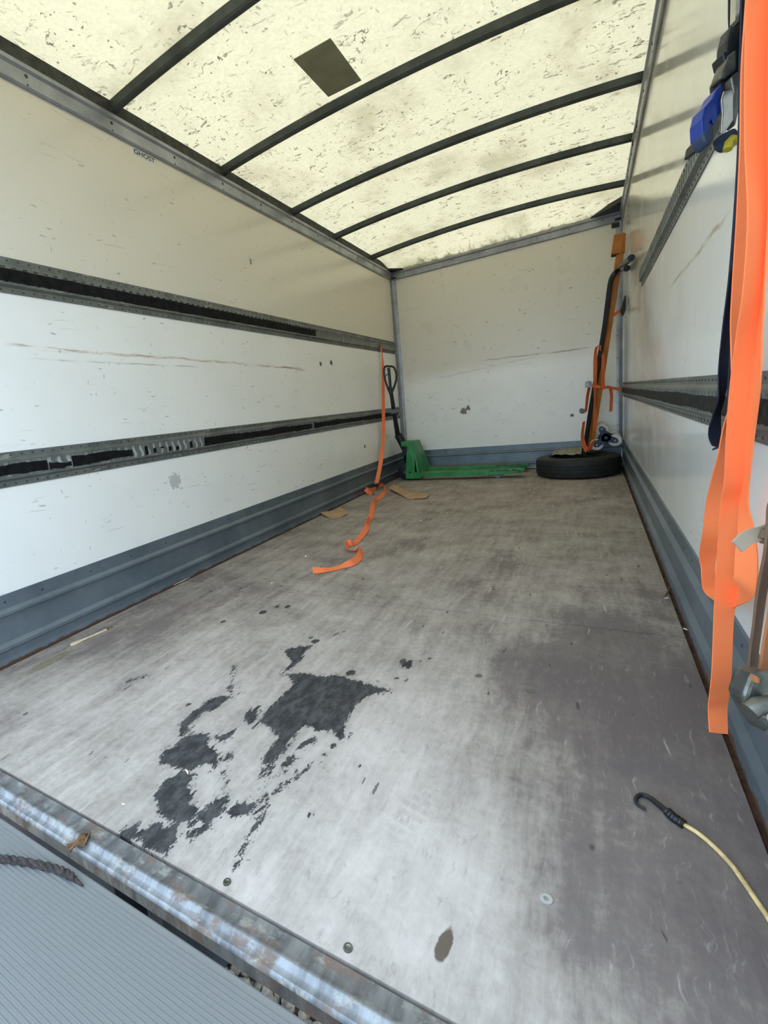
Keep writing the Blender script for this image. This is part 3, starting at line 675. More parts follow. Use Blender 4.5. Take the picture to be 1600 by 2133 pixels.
# A-frame chassis: trapezoid plate across both forks, with side flanges
zt = .47; yb0, yb1, yt0, yt1 = NF-.002, NF+.552, NF+.06, NF+.32
xa, xb = X0, X0+.165
m = MB()
m.add([(xb, yb0, .045), (xb, yb1, .045), (xb-.06, yt1, zt), (xb-.06, yt0, zt), (xb-.02, yb0, .045), (xb-.02, yb1, .045), (xb-.08, yt1, zt), (xb-.08, yt0, zt)],
      [(0,1,2,3), (7,6,5,4), (0,4,5,1), (1,5,6,2), (2,6,7,3), (3,7,4,0)])
m.build('chassis_plate', MAT['green'], pj)
for s_, yb, yt in ((1, yb0, yt0), (-1, yb1, yt1)):
    m = MB(); a = [(xa, yb, .028), (xb+.02, yb, .028), (xb+.02, yb, .095), (xa+.115, yb, .105), (xa+.105, yt, zt), (xa+.025, yt, zt), (xa, yb, .10)]
    m.prism(a, (0, s_*.012, 0)); sf = m.build('side_flange', MAT['green'], pj)
    MB().lathe([(.0001, 0), (.013, 0), (.013, s_*-.004), (.0001, s_*-.004)], (xa+.055, yb-s_*.001, .105), (0, 1, 0), 14).build('axle_hole', MAT['black'], sf)
m = MB().bbox((xa-.06, yt0+.02, zt-.05), (xb-.065, yt1-.02, zt+.006)); bevel(m.build('top_plate', MAT['green'], pj), .005)
yc = NF+.275; xp = X0-.045
pm = MB(); pm.lathe([(.001, .10), (.05, .10), (.055, .13), (.055, .33), (.045, .36), (.03, .40), (.001, .40)], (xp, yc, 0), (0, 0, 1), 20, closed=False)
pm.bbox((xp-.05, yc-.07, .14), (xp+.05, yc+.07, .20)); pm.bbox((xp-.045, yc-.075, .30), (xp+.03, yc+.075, .42))
pm.build('pump', MAT['blackp'], pj, False)
for yy in (yc-.16, yc+.16):
    wl = MB().lathe([(.02, -.026), (.072, -.026), (.095, -.02), (.100, -.008), (.100, .008), (.095, .02), (.072, .026), (.02, .026)], (xp+.01, yy, .100), (0, 1, 0), 28).build('steer_wheel', MAT['blackp'], pj, True)
    MB().lathe([(.0001, -.030), (.020, -.030), (.022, -.026), (.022, .026), (.02, .03), (.0001, .03)], (xp+.01, yy, .100), (0, 1, 0), 16, False).build('wheel_hub', MAT['steeld'], wl, True)
MB().tube([(xp+.01, yc-.16, .10), (xp+.01, yc+.16, .10)], .014, 10).build('axle', MAT['steeld'], pj, True)
# handle: shaft, clamp, loop grip, lever
hb_ = Vector((xp-.015, yc-.02, .38)); hD = 5.24
h1 = at(818, 838, 1, hD+.04); h2 = at(813, 806, 1, hD+.01)
hroot = MB().tube([hb_, at(829, 905, 1, yc-.06)], [.055, .050], 12).build('handle', MAT['blackp'], pj, True)
MB().tube([at(829, 908, 1, yc-.06), at(822, 865, 1, hD+.08), h1, h2], [.034, .026, .024, .022], 12).build('shaft', MAT['blackp'], hroot, True)
MB().box(at(820, 857, 1, hD+.06), (.06, .06, .05)).build('clamp', MAT['steeld'], hroot)
lp = [(813, 820), (806, 803), (801, 785), (800, 770), (803, 763.5), (812, 763), (820, 765), (825, 776), (825.5, 790), (821, 806), (815, 820)]
MB().tube([tuple(p) for p in crom([at(x, y, 1, hD) for x, y in lp], 6)], .0125, 10).build('loop_grip', MAT['black'], hroot, True)
MB().tube([at(814, 818, 1, hD), at(812, 790, 1, hD), at(809.5, 766, 1, hD)], .017, 10).build('grip_stem', MAT['black'], hroot, True)
MB().tube([at(803, 784, 1, hD-.01), at(807, 779, 1, hD-.02), at(811, 782, 1, hD)], .006, 8).build('release_lever', MAT['black'], hroot, True)

# ================================================================== TYRE with cloth
TC = Vector((.800, 5.500, 0)); TR = .383; TW = .205
ty = empty('truck_tyre', TC); tag(ty, 'black truck tyre lying flat in the corner under the hand truck', 'tyre')
pr = [(.225, .030), (.245, .012), (.30, .000), (.345, .006), (.372, .020), (.381, .040)]
for z in (.068, .102, .136): pr += [(.383, z-.009), (.377, z-.007), (.377, z-.001), (.383, z+.001)]
pr += [(.381, .165), (.372, .186), (.345, .199), (.30, .205), (.245, .193), (.225, .175), (.222, .10)]
MB().lathe(pr, TC, (0, 0, 1), 72).build('tread_and_sidewall', MAT['tyre'], ty, True, 30)
MB().lathe([(.255, .2), (.262, .2035), (.268, .2025), (.268, .199), (.255, .196)], TC, (0, 0, 1), 48).build('bead_ring', MAT['tyre'], ty, True)
# crumpled cloth
gx, gy = 22, 12; V = []; Fc = []
co = [at(1150, 945, 2, .225), at(1211, 947, 2, .225), at(1213, 926, 2, .225), at(1160, 927, 2, .225)]
for j in range(gy+1):
    for i in range(gx+1):
        u, v = i/gx, j/gy; p = (co[0]*(1-u)+co[1]*u)*(1-v)+(co[3]*(1-u)+co[2]*u)*v
        z = .2085+.010*abs(math.sin(u*9+v*4))+.014*abs(math.sin(v*8-u*5))*u+.006*random.random()
        V.append((p.x+random.uniform(-.006, .006), p.y+random.uniform(-.006, .006), z))
for j in range(gy):
    for i in range(gx): Fc.append((j*(gx+1)+i, j*(gx+1)+i+1, (j+1)*(gx+1)+i+1, (j+1)*(gx+1)+i))
cl = raw('cloth', V, Fc, MAT['cloth'], None, True); md = cl.modifiers.new('t', 'SOLIDIFY'); md.thickness = .002; tag(cl, 'crumpled beige cloth lying on the flat tyre', 'cloth')

# ================================================================== HAND TRUCK (stair climber) on the tyre
HY = 5.76
ht = empty('hand_truck', (.9, HY, .205)); tag(ht, 'orange stair-climbing hand truck with white star wheels leaning in the corner', 'hand truck')
def A(px, py, y=HY): p = at(px, py, 1, y-.52*(938-py)/450); p.x -= .016*(938-py)/450; return p
def bar(p, q, wx, wy, mb=None):                      # rectangular bar from p to q, wx across in x, wy in y
    mb = mb or MB(); p, q = Vector(p), Vector(q); t = (q-p).normalized(); e = Vector((0, 1, 0)); s_ = e.cross(t).normalized(); V = []
    for c in (p, q):
        for a, b in ((-1, -1), (1, -1), (1, 1), (-1, 1)): V.append(c+s_*a*wx/2+e*b*wy/2)
    return mb.add(V, [(3,2,1,0), (4,5,6,7), (0,1,5,4), (1,2,6,5), (2,3,7,6), (3,0,4,7)])
b0, b1 = A(1229, 938), A(1299, 505)
dr = (b1-b0).normalized(); side = Vector((0, 1, 0)).cross(dr).normalized()
beam = bevel(bar(b0, b1, .056, .085).build('column', MAT['orangep'], ht), .006)
for px, py in ((1282, 625), (1297, 538), (1259, 735)):
    c = A(px, py, HY-.0435); bar(c-dr*.05, c+dr*.05, .016, .004).build('column_slot', MAT['black'], beam)
hc = A(1290, 508)
hd = bevel(bar(A(1287.5, 531), A(1294.5, 488), .080, .11).build('drive_head', MAT['orangep'], ht), .008)
hd2 = bevel(bar(A(1300, 527), A(1302.5, 488), .040, .10).build('head_cover', MAT['orangep'], ht), .006)
MB().box(A(1284.5, 529, HY-.02), (.05, .06, .03)).build('head_plug', MAT['rust'], hd)
for k, dy in enumerate((-.105, .105)):
    y = HY+dy; HP = [(1219, 930), (1232, 850), (1248, 760), (1262, 680), (1271, 615), (1276, 585), (1283, 570), (1296, 556), (1315, 537)]
    if dy > 0: HP = HP[:-1]+[(1306, 559)]
    pts = [A(*q_, y) for q_ in HP]
    if dy > 0: pts = [p+Vector((.0, 0, -.02)) for p in pts]
    pts = [p if p.x < W-.042 else at(*q_, 0, W-.042) for p, q_ in zip(pts, HP)]
    Q = [tuple(p) for p in crom(pts, 6)]
    hf = MB().tube(Q, .021, 12).build('handle_tube', MAT['blackp'], ht, True)
    MB().tube(Q[-9:], .024, 12).build('grip', MAT['black'], hf, True)
for px, py in ((1236, 838), (1268, 640)): MB().bbox(A(px, py)+Vector((-.02, -.105, -.02)), A(px, py)+Vector((.02, .105, .02))).build('cross_brace', MAT['blackp'], ht)
bar(A(1226, 880), A(1262, 905), .035, .04).build('wheel_strut', MAT['navy'], ht)
tp = MB(); tp.bbox((.87, HY-.12, .2065), (.96, HY+.12, .2145)); tp.build('toe_plate', MAT['blackp'], ht)
SC = at(1262, 911, 1, 5.68)
for k, (y, rot) in enumerate(((5.68, 0.0), (5.90, .10))):
    c = Vector((SC.x-(.006 if k else 0), y, SC.z+(.004 if k else 0)))
    star = MB(); tips = []
    for j, (px, py) in enumerate(((1253.5, 893), (1281.5, 917), (1243, 926))):
        p = at(px, py, 1, 5.68); d = p-SC; an = rot; d = Vector((d.x*math.cos(an)-d.z*math.sin(an), 0, d.x*math.sin(an)+d.z*math.cos(an))); tips.append(c+d)
        n_ = d.normalized(); s_ = Vector((n_.z, 0, -n_.x))
        o_ = [c-n_*.02+s_*.045, c+d*.5+s_*.032, c+d+s_*.028, c+d+n_*.026+s_*.012, c+d+n_*.026-s_*.012, c+d-s_*.028, c+d*.5-s_*.032, c-n_*.02-s_*.045]
        star.prism([p_+Vector((0, -.042, 0)) for p_ in o_], (0, .010, 0)); star.prism([p_+Vector((0, .032, 0)) for p_ in o_], (0, .010, 0))
    sb = star.build('star_bracket', MAT['navy'], ht)
    for p in tips:
        wl = MB().lathe([(.012, -.026), (.040, -.026), (.044, -.022), (.052, -.026), (.060, -.018), (.062, 0), (.060, .018), (.052, .026), (.044, .022), (.040, .026), (.012, .026)], p, (0, 1, 0), 28).build('wheel', MAT['nylon'], sb, True)
        MB().tube([p+Vector((0, -.05, 0)), p+Vector((0, .05, 0))], .010, 8).build('axle_bolt', MAT['steeld'], wl, True)
MB().tube([(SC.x, 5.62, SC.z), (SC.x, 5.96, SC.z)], .016, 10).build('wheel_axle', MAT['blackp'], ht, True)

# ================================================================== STRAPS
def hstrap(rows, wd=.05):       # rows: (px,py,width px,point) -> ctrl rows; the webbing turns about the vertical to give that width
    out = []
    for px, py, wp, p in rows:
        d = (p-CAM); D = d.dot(FW); hz = Vector((d.x, d.y, 0)).normalized(); rt = Vector((hz.y, -hz.x, 0))
        c = max(.12, min(1, wp*D/FPX/wd)); s_ = math.sqrt(1-c*c); out.append((*p, *((rt*c+hz*s_)*wd)))
    return out
# strap on the left rail, running down to the floor
ls = empty('ratchet_strap', at(783, 1012, 2, 0)); tag(ls, 'orange strap hanging from the upper left rail and trailing across the floor', 'strap')
r0 = at(793, 722, 0, -W+.022)
rows = [(793, 722, 2, at(793, 722, 0, -W+.026)), (797, 745, 2, at(797, 745, 0, -W+.03)), (798, 772, 5, at(798, 772, 0, -W+.04)), (798.5, 830, 6, at(798.5, 830, 0, -W+.05)), (799, 880, 6.5, at(799, 880, 0, -W+.055)), (797, 930, 7, at(797, 930, 0, -W+.06)), (791, 975, 8, at(791, 975, 0, -W+.07)), (784, 1008, 8, at(784, 1008, 0, -W+.072))]
ribbon(hstrap(rows, .045), .003).build('hanging_webbing', MAT['strapf'], ls, True, 40)
bk = at(785, 1012, 0, -W+.072)
bkl = MB(); bkl.box(bk+Vector((0, 0, .004)), (.030, .075, .045)); bkl.tube([bk+Vector((-.03, -.02, .025)), bk+Vector((.03, -.02, .03))], .008, 8); bkl.build('buckle', MAT['steeld'], ls)
MB().box(bk+Vector((.0, -.05, .012)), (.045, .03, .02)).build('buckle_handle', MAT['black'], ls)
def fl_rows(pts, wd=.045):       # webbing lying on the floor: (px,py,tilt 0..1,lift)
    P = [at(x, y, 2, .004+lf) for x, y, tl, lf in pts]; out = []
    for i, p in enumerate(P):
        t = (P[min(i+1, len(P)-1)]-P[max(i-1, 0)]); t.z = 0; t.normalize(); s_ = Vector((t.y, -t.x, 0)); tl = pts[i][2]
        wv = (s_*math.cos(tl*math.pi/2)+Vector((0, 0, 1))*math.sin(tl*math.pi/2))*wd
        out.append((p.x, p.y, p.z+abs(wv.z)/2, wv.x, wv.y, wv.z))
    return out
tail = [(787, 1017, .2, .01), (796, 1013, .55, .02), (803, 1019, .75, 0), (800, 1030, .55, 0), (792, 1038, .25, 0), (782, 1046, .9, 0), (777, 1055, .3, 0), (773, 1075, .1, .0), (768, 1090, .8, 0), (764, 1102, .3, 0), (755, 1115, .1, 0), (741, 1131, .2, 0), (733, 1137, .85, 0), (725, 1138, .7, 0), (723.5, 1145, .6, 0), (731, 1150, .35, 0), (742, 1150, .3, 0), (752, 1150, .7, 0), (751, 1159, .5, 0), (744, 1169, .35, 0), (733, 1177, .45, 0), (712, 1182, .15, 0), (690, 1187, .1, 0), (670, 1191, .3, 0), (652, 1193, .4, 0)]
ribbon(fl_rows(tail), .0025, 6).build('floor_webbing', MAT['strapf'], ls, True, 40)
sw_ = [at(783, 1016, 0, -W+.075), at(774, 1021, 0, -W+.060), at(765, 1019, 0, -W+.055), at(761.5, 1018, 0, -W+.060), at(766, 1024, 0, -W+.085), at(775, 1030, 2, .012)]
ribbon([(*p, .004, .012, .040) for p in sw_], .0025, 6).build('short_webbing', MAT['strapf'], ls, True, 40)
hk = MB().tube([at(774, 1030, 2, .008), at(777, 1029, 2, .012), at(779, 1027, 2, .012)], .006, 8).build('end_hook', MAT['steeld'], ls)
MB().box(r0+Vector((-.004, 0, .012)), (.02, .045, .03)).build('rail_fitting', MAT['rustw'], ls)
# strap round the hand truck
hs = empty('ratchet_strap', at(1228, 945, 1, HY-.16)); tag(hs, 'orange ratchet strap wrapped around the leaning hand truck', 'strap')
yN = HY-.155
def run(pts, y, wd=.045):
    ys = y if isinstance(y, (list, tuple)) else [y]*len(pts)
    return hstrap([(x, yy, w_, A(x, yy, q)) for (x, yy, w_), q in zip(pts, ys)], wd)
ribbon(run([(1256, 728, 4), (1250, 722, 4), (1244, 725, 4), (1242, 745, 6), (1241.5, 770, 6.5), (1241, 800, 5), (1240.5, 830, 3), (1240, 850, 4), (1241.5, 870, 6), (1240, 890, 6), (1238.5, 905, 3)], [yN+.05]+[yN]*10), .003).build('front_webbing', MAT['strapf'], hs, True, 40)
ribbon(run([(1256, 730, 3), (1258.5, 745, 5), (1258, 775, 5.5), (1258, 803, 5), (1262, 808, 4), (1268, 805, 3)], HY-.10), .003).build('side_webbing', MAT['strapf'], hs, True, 40)
ribbon(run([(1229, 806, 5), (1225, 825, 5), (1222, 850, 4), (1221, 858, 4)], HY-.13), .003).build('rear_webbing', MAT['strapf'], hs, True, 40)
ribbon(run([(1217, 878, 4), (1214, 900, 5), (1214, 915, 6), (1218, 930, 7), (1223, 940, 7)], HY-.17), .003).build('lower_webbing', MAT['strapf'], hs, True, 40)
ribbon(run([(1223, 939, 7), (1229, 934, 7), (1234, 924, 7), (1241, 917, 5)], HY-.19), .003).build('loop_webbing', MAT['strapf'], hs, True, 40)
def band(pts, y, wd, nm, mat, par):       # horizontal webbing, width vertical
    ys = y if isinstance(y, (list, tuple)) else [y]*len(pts); rows = []
    for (px, py), q in zip(pts, ys): p = A(px, py, q); rows.append((p.x, p.y, p.z, 0, 0, wd))
    return ribbon(rows, .003).build(nm, mat, par, True, 40)
band([(1231, 803), (1240, 804), (1250, 806), (1258, 808), (1266, 806), (1276, 808), (1296, 811)], [yN, yN, yN+.02, HY-.08, HY-.06, HY-.02, 5.80], .028, 'wall_webbing', MAT['strapf'], hs)
ribbon(run([(1273, 808, 5), (1275, 825, 5), (1274, 842, 5), (1273, 857, 5)], HY-.03, .04), .003).build('loose_tail', MAT['strapf'], hs, True, 40)
rb = MB(); c = A(1227, 801, yN-.01); rb.box(c, (.055, .04, .055)); rb.build('ratchet_frame', MAT['steeld'], hs)
MB().lathe([(.001, -.028), (.026, -.028), (.026, .028), (.001, .028)], c+Vector((.0, -.0, .012)), (0, 1, 0), 16).build('ratchet_spool', MAT['steeld'], hs, True)
# short tie near the top of the column
tt = empty('tie_strap', at(1299, 648, 0, W-.002)); tag(tt, 'short orange tie with black buckle holding the hand truck column to the wall', 'strap')
pa, pb = A(1281, 656, HY-.05), A(1294, 647, HY+.0)
ribbon([(*pa, 0, 0, .03), (*((pa+pb)/2), 0, 0, .03), (*pb, 0, 0, .03)], .004).build('webbing', MAT['strapf'], tt)
ot = [(1309, 614), (1312, 625), (1309, 643), (1302, 657), (1297.5, 648), (1302, 633)]
MB().prism([Vector((min(p.x, W-.006), p.y, p.z)) for p in [A(x, y, HY-.02) for x, y in ot]], (-.012, .035, 0)).build('buckle', MAT['black'], tt)
MB().tube([pb, pb+Vector((.02, 0, .008)), Vector((W-.02, pb.y+.03, pb.z+.03))], .006, 8).build('ring', MAT['steeld'], tt)

# big orange bundle on the right wall
XW = 1.150
def pr_(px, py, x): return at(px, py, 0, x)
os_ = empty('ratchet_strap', (1.15, .85, .12)); tag(os_, 'long bright orange strap bundle hanging over the right lashing rails', 'strap')
Fr = [(1584, -60, 40), (1582, 0, 40), (1578, 150, 38), (1577, 300, 36), (1580, 450, 32), (1571, 600, 33), (1559, 700, 37), (1548, 800, 40), (1539, 900, 38), (1533, 1000, 35), (1526, 1050, 36), (1518, 1150, 35), (1511, 1250, 33), (1507, 1300, 30), (1503, 1400, 30), (1498, 1450, 30), (1495, 1480, 29), (1497, 1527, 27)]
ribbon(hstrap([(x, y, w_*1.0, pr_(x, y, XW)) for x, y, w_ in Fr], .037), .0026).build('front_webbing', MAT['strap'], os_, True, 40)
Lr = [(1566, -60, 14), (1564, 0, 14), (1561, 150, 24), (1561, 300, 28), (1556, 450, 31), (1545, 600, 28), (1534, 700, 16), (1530, 780, 8), (1528, 830, 7), (1517, 890, 15), (1509, 950, 21), (1500, 1000, 27), (1493, 1050, 34), (1486, 1110, 34), (1475.5, 1160, 26), (1476, 1195, 16), (1484, 1222, 8)]
Rr = [(1601, -60, 10), (1599, 100, 8), (1597, 400, 8), (1588, 600, 8), (1581, 700, 10), (1574, 800, 14), (1563, 900, 12), (1558, 960, 10), (1552, 1010, 11), (1550, 1060, 14), (1554, 1110, 24), (1555, 1150, 32), (1554, 1190, 34), (1550, 1222, 30)]
lo = hstrap([(x, y, w_, pr_(x, y, XW+.022)) for x, y, w_ in Lr], .040)
bt = [(1496, 1236), (1510, 1243), (1527, 1246), (1539, 1241)]
hzv = Vector((.18, .98, 0))
for i, (px, py) in enumerate(bt): lo.append((*pr_(px, py, XW+.021-.002*i), *((hzv*.80+UP*.60)*.04)))
ro = hstrap([(x, y, w_, pr_(x, y, XW+.012)) for x, y, w_ in Rr], .040)
for r_ in reversed(ro):
    wv = Vector(r_[3:]); d_ = Vector(r_[:3])-CAM; hz_ = Vector((d_.x, d_.y, 0)).normalized(); rt_ = Vector((hz_.y, -hz_.x, 0))
    wv = -rt_*wv.dot(rt_)+hz_*wv.dot(hz_); lo.append((*r_[:3], *wv))
ribbon(lo, .0026).build('looped_webbing', MAT['strap'], os_, True, 40)
# ratchet of the orange strap at the top edge
m = MB(); D0 = .985
o_ = [(1534, -40), (1546, -40), (1539, 44), (1532, 42)]
m.prism([dep(x, y, D0) for x, y in o_], FW*.012); m.build('ratchet_handle', MAT['steel'], os_)
MB().prism([dep(x, y, D0+.006) for x, y in [(1546, -40), (1562, -40), (1559, 49), (1539, 46)]], FW*.010).build('ratchet_body', MAT['rust'], os_)
# navy strap with blue handled ratchet
ns = empty('ratchet_strap', pr_(1500, 935, 1.18)); tag(ns, 'dark navy strap with blue-handled ratchet on the slotted rail', 'strap')
Nr = [(1552, -60, 12), (1551, 60, 12), (1549, 150, 13), (1548, 250, 13), (1545, 330, 13), (1539, 450, 15), (1529, 580, 16), (1518, 680, 18), (1511, 760, 20), (1507, 800, 14), (1502, 832, 7), (1493, 862, 9), (1489, 890, 18), (1491, 912, 18), (1499, 932, 12)]
ribbon(hstrap([(x, y, w_, pr_(x, y, 1.180)) for x, y, w_ in Nr], .030), .0028).build('front_webbing', MAT['navyw'], ns, True, 40)
Nb = [(1499, 932, 12), (1509, 920, 10), (1516, 890, 9), (1521, 850, 9), (1523, 800, 9), (1530, 700, 9), (1541, 560, 9)]
ribbon(hstrap([(x, y, w_, pr_(x, y, 1.188)) for x, y, w_ in Nb], .030), .0028).build('rear_webbing', MAT['navyw'], ns, True, 40)
D1 = 1.035
ribbon([(*dep(x, y, D1+.02), *(RT*.026)) for x, y in [(1531, -60), (1530, 0), (1530, 40), (1532, 75)]], .003).build('top_webbing', MAT['navyw'], ns)
def px6(pts): return [(1440+x/6.6625, y/6.6625) for x, y in pts]
def slab(nm, pts, D, th, mat, bw=.003):
    o = MB().prism([dep(x, y, D) for x, y in px6(pts)], FW*th).build(nm, mat, ns); return bevel(o, bw)
slab('ratchet_frame', [(560, 330), (680, 330), (770, 480), (770, 900), (690, 1450), (600, 1500), (420, 1250), (400, 1060), (480, 900), (500, 700), (510, 540)], D1, .030, MAT['blackp'], .006)
slab('blue_handle', [(420, 1160), (440, 1240), (400, 1420), (440, 1500), (330, 1720), (300, 1640), (270, 1680), (230, 1830), (165, 1860), (155, 1640), (190, 1480), (300, 1350), (350, 1240)], D1-.012, .034, MAT['blue'], .012)
slab('handle_core', [(260, 1640), (330, 1760), (330, 1900), (280, 2010), (210, 1960), (165, 1840), (230, 1780)], D1-.016, .034, MAT['navy'], .012)
slab('release_plate', [(455, 1260), (560, 1220), (590, 1280), (590, 1660), (460, 1850), (420, 1840), (440, 1560), (425, 1380)], D1-.022, .006, MAT['steel'], .002)
slab('side_plate', [(560, 1060), (600, 1280), (585, 1680), (620, 1740), (690, 1420), (720, 1100), (650, 980)], D1-.016, .02, MAT['steeld'], .003)
slab('pawl', [(445, 720), (505, 700), (520, 860), (480, 870)], D1-.006, .03, MAT['blackp'])
slab('spool', [(520, 760), (640, 660), (650, 960), (480, 1080), (410, 1080), (430, 1000)], D1-.010, .03, MAT['steeld'], .01)
slab('hook_pad', [(380, 1880), (620, 1750), (700, 1850), (620, 2030), (500, 2060), (420, 2010)], D1+.01, .02, MAT['navy'], .006)
MB().tube([dep(x, y, D1-.004) for x, y in px6([(505, 2080), (525, 1980), (570, 1930), (625, 1945), (630, 1990)])], .0085, 10).build('yellow_hook', MAT['yellow'], ns, True)
slab('rail_fitting', [(70, 1960), (150, 1860), (200, 1880), (180, 2010), (110, 2100), (40, 2110)], D1+.03, .03, MAT['black'], .004)
# brown strap and ratchet low on the right
bs = empty('ratchet_strap', (1.19, .62, .2)); tag(bs, 'brown strap knotted with beige webbing and rusty ratchet beside the kick plate', 'strap')
XB = 1.165
Br = [(1612, 1040, 10), (1606, 1090, 11), (1601, 1150, 12), (1592, 1200, 13), (1584, 1250, 13), (1578, 1300, 12), (1571, 1350, 12), (1566, 1400, 11), (1560, 1440, 9)]
up_ = pr_(1612, 1040, XB); bro = hstrap([(x, y, w_, pr_(x, y, XB)) for x, y, w_ in Br], .026)
bro = [(up_.x+.022, up_.y-.01, .835, *bro[0][3:]), (up_.x+.018, up_.y-.01, .74, *bro[0][3:])]+bro
ribbon(bro, .004).build('brown_webbing', MAT['brownw'], bs, True, 40)
Dk = (pr_(1590, 1115, XB)-CAM).dot(FW)-.012
kn = [(1536, 1139), (1556, 1121), (1576, 1114), (1590, 1110), (1604, 1104)]
rows = []
for i, (px, py) in enumerate(kn):
    p = dep(px, py, Dk-.01); wl = [.026, .029, .022, .017, .017][i]; rows.append((*p, *(UP*.022+RT*.008)))
ribbon(rows, .004).build('beige_tail', MAT['beigew'], bs, True, 40)
MB().tube([dep(x, y, Dk-.012) for x, y in [(1588, 1122), (1592, 1108), (1602, 1104), (1608, 1116), (1600, 1126), (1590, 1122)]], .0085, 10).build('knot', MAT['brownw'], bs, True)
Fr2 = [(1600, 1330, 12), (1596, 1370, 14), (1590, 1405, 14)]
fro = hstrap([(x, y, w_, pr_(x, y, XB+.01)) for x, y, w_ in Fr2], .024); f0 = Vector(fro[0][:3])
fro = [(f0.x+.010, f0.y-.03, .835, *fro[0][3:]), (f0.x+.010, f0.y-.03, .62, *fro[0][3:]), (f0.x+.006, f0.y-.012, f0.z+.10, *fro[0][3:])]+fro
ribbon(fro, .004).build('faded_webbing', MAT['rustw'], bs, True, 40)
Dr = (pr_(1585, 1450, XB-.01)-CAM).dot(FW)
def slb(nm, pts, D, th, mat, bw=.003): return bevel(MB().prism([dep(x, y, D) for x, y in pts], FW*th).build(nm, mat, bs), bw)
slb('ratchet_frame', [(1570, 1404), (1584, 1398), (1612, 1402), (1618, 1440), (1612, 1500), (1600, 1530), (1575, 1496), (1560, 1470), (1553, 1452), (1560, 1430)], Dr, .035, MAT['steeld'], .006)
MB().tube([dep(1562, 1481, Dr-.012), dep(1580, 1470, Dr-.014), dep(1612, 1466, Dr-.016)], .014, 14).build('spool', MAT['steeld'], bs, True)
slb('ratchet_pawl', [(1575, 1408), (1584, 1412), (1584, 1424), (1577, 1424)], Dr-.012, .012, MAT['rustw'], .002)
MB().lathe([(.0001, 0), (.010, 0), (.010, .012), (.0001, .014)], dep(1594, 1487, Dr-.006), -FW, 14, False).build('pivot_bolt', MAT['steel'], bs, True)

# ================================================================== SMALL THINGS ON THE FLOOR
def card(name, pts, label, bend):
    P = [at(x, y, 2, 0) for x, y in pts]; V = []
    for p, h in zip(P, bend): V.append((p.x, p.y, .001+h))
    n = len(V); V2 = [(a, b, c+.004) for a, b, c in V]
    Fc = [tuple(range(n-1, -1, -1)), tuple(range(n, 2*n))]+[(i, (i+1) % n, n+(i+1) % n, n+i) for i in range(n)]
    # fan the faces so that a bent sheet stays well formed
    if n == 6: Fc = [(5, 4, 1, 0), (4, 3, 2, 1), (6, 7, 10, 11), (7, 8, 9, 10)]+Fc[2:]
    return tag(raw(name, V+V2, Fc, MAT['card']), label, 'cardboard')
card('cardboard_scrap', [(811, 1023), (851, 1040), (889, 1040), (895, 1032), (858, 1028), (820, 1017)], 'brown bent cardboard strip on the floor near the pallet jack', [.030, 0, .012, .02, .0, .040])
card('cardboard_scrap', [(668, 1074), (688, 1080.5), (708, 1079), (726, 1072), (710, 1064), (698, 1068)], 'brown torn cardboard piece on the floor beside the left kick plate', [.025, .0, .0, .012, .03, .018])
a, b = at(147, 1344, 2, .003), at(230, 1308, 2, .003); d = (b-a); ln_ = d.length; d.normalize(); s_ = Vector((-d.y, d.x, 0))
pf = [(0, .004), (.03, .0105), (.10, .0135), (.2, .012), (.30, .0065), (.42, .0048), (.8, .0052), (1, .0055)]
out = [a+d*(t*ln_)+s_*h for t, h in pf]+[a+d*(t*ln_)-s_*h for t, h in reversed(pf)]
sp = bevel(MB().prism([(p.x, p.y, .0005) for p in out], (0, 0, .006)).build('wooden_spoon', MAT['wood']), .0015); tag(sp, 'small pale wooden spoon lying near the left kick plate', 'spoon')
e = b+d*.001
bg_ = MB().prism([(e+d*x+s_*h)[:2]+(.0005,) if False else ((e+d*x+s_*h).x, (e+d*x+s_*h).y, .0005) for x, h in [(-.022, .0062), (.004, .005), (.004, -.005), (-.022, -.0062)]], (0, 0, .0072)).build('charred_tip', MAT['leaf'], sp)
PS = [(654, 1087), (576, 1146), (637, 1159), (566, 1214), (877, 1084), (1104, 1020), (1238, 1034), (1429, 1311), (1388, 1246), (257, 1675)]
bt_ = 'white paper scrap between the left kick plate and the trailing orange strap'
PL = [bt_, bt_, bt_, 'white paper sliver beside dark drips near the floor seam', 'white paper scrap in front of the bent cardboard strip', 'white paper scrap in front of the gap between pallet jack and tyre', 'white paper scrap on the floor in front of the tyre', 'white paper scrap where the floor seam meets the right kick plate', 'white paper scrap beside the dark twig', 'tiny white paper sliver between the rear sill and the oil spill']
for k, (x, y) in enumerate(PS):
    p = at(x, y, 2, .001); an = random.uniform(0, 3); l_, h_ = random.uniform(.018, .03), random.uniform(.008, .014)
    if y > 1200: l_, h_ = .018, .007
    if y > 1600: l_, h_ = .010, .003
    u_, v_ = Vector((math.cos(an), math.sin(an), 0)), Vector((-math.sin(an), math.cos(an), 0))
    o = MB().prism([p+u_*a_*l_/2+v_*b_*h_/2 for a_, b_ in ((-1, -.8), (.9, -1), (1, .7), (-.7, 1))], (0, 0, .0012)).build('paper_scrap', MAT['paper'])
    tag(o, PL[k], 'paper scrap', 'paper scraps scattered over the floor')
for (x0, y0, x1, y1), lab in (((362, 1219, 396, 1203), 'thin wood splinter tucked along the left kick plate'), ((386, 1603, 392, 1613), 'pale wood splinter lying on the dark oil spill')):
    a, b = at(x0, y0, 2, .004), at(x1, y1, 2, .004); tag(MB().tube([a, (a+b)/2+Vector((0, .002, .001)), b], [.0015, .0030, .001], 6).build('wood_splinter', MAT['wood']), lab, 'splinter')
a = [at(1386, 1240, 2, .004), at(1391, 1232, 2, .006), at(1395, 1222, 2, .012)]
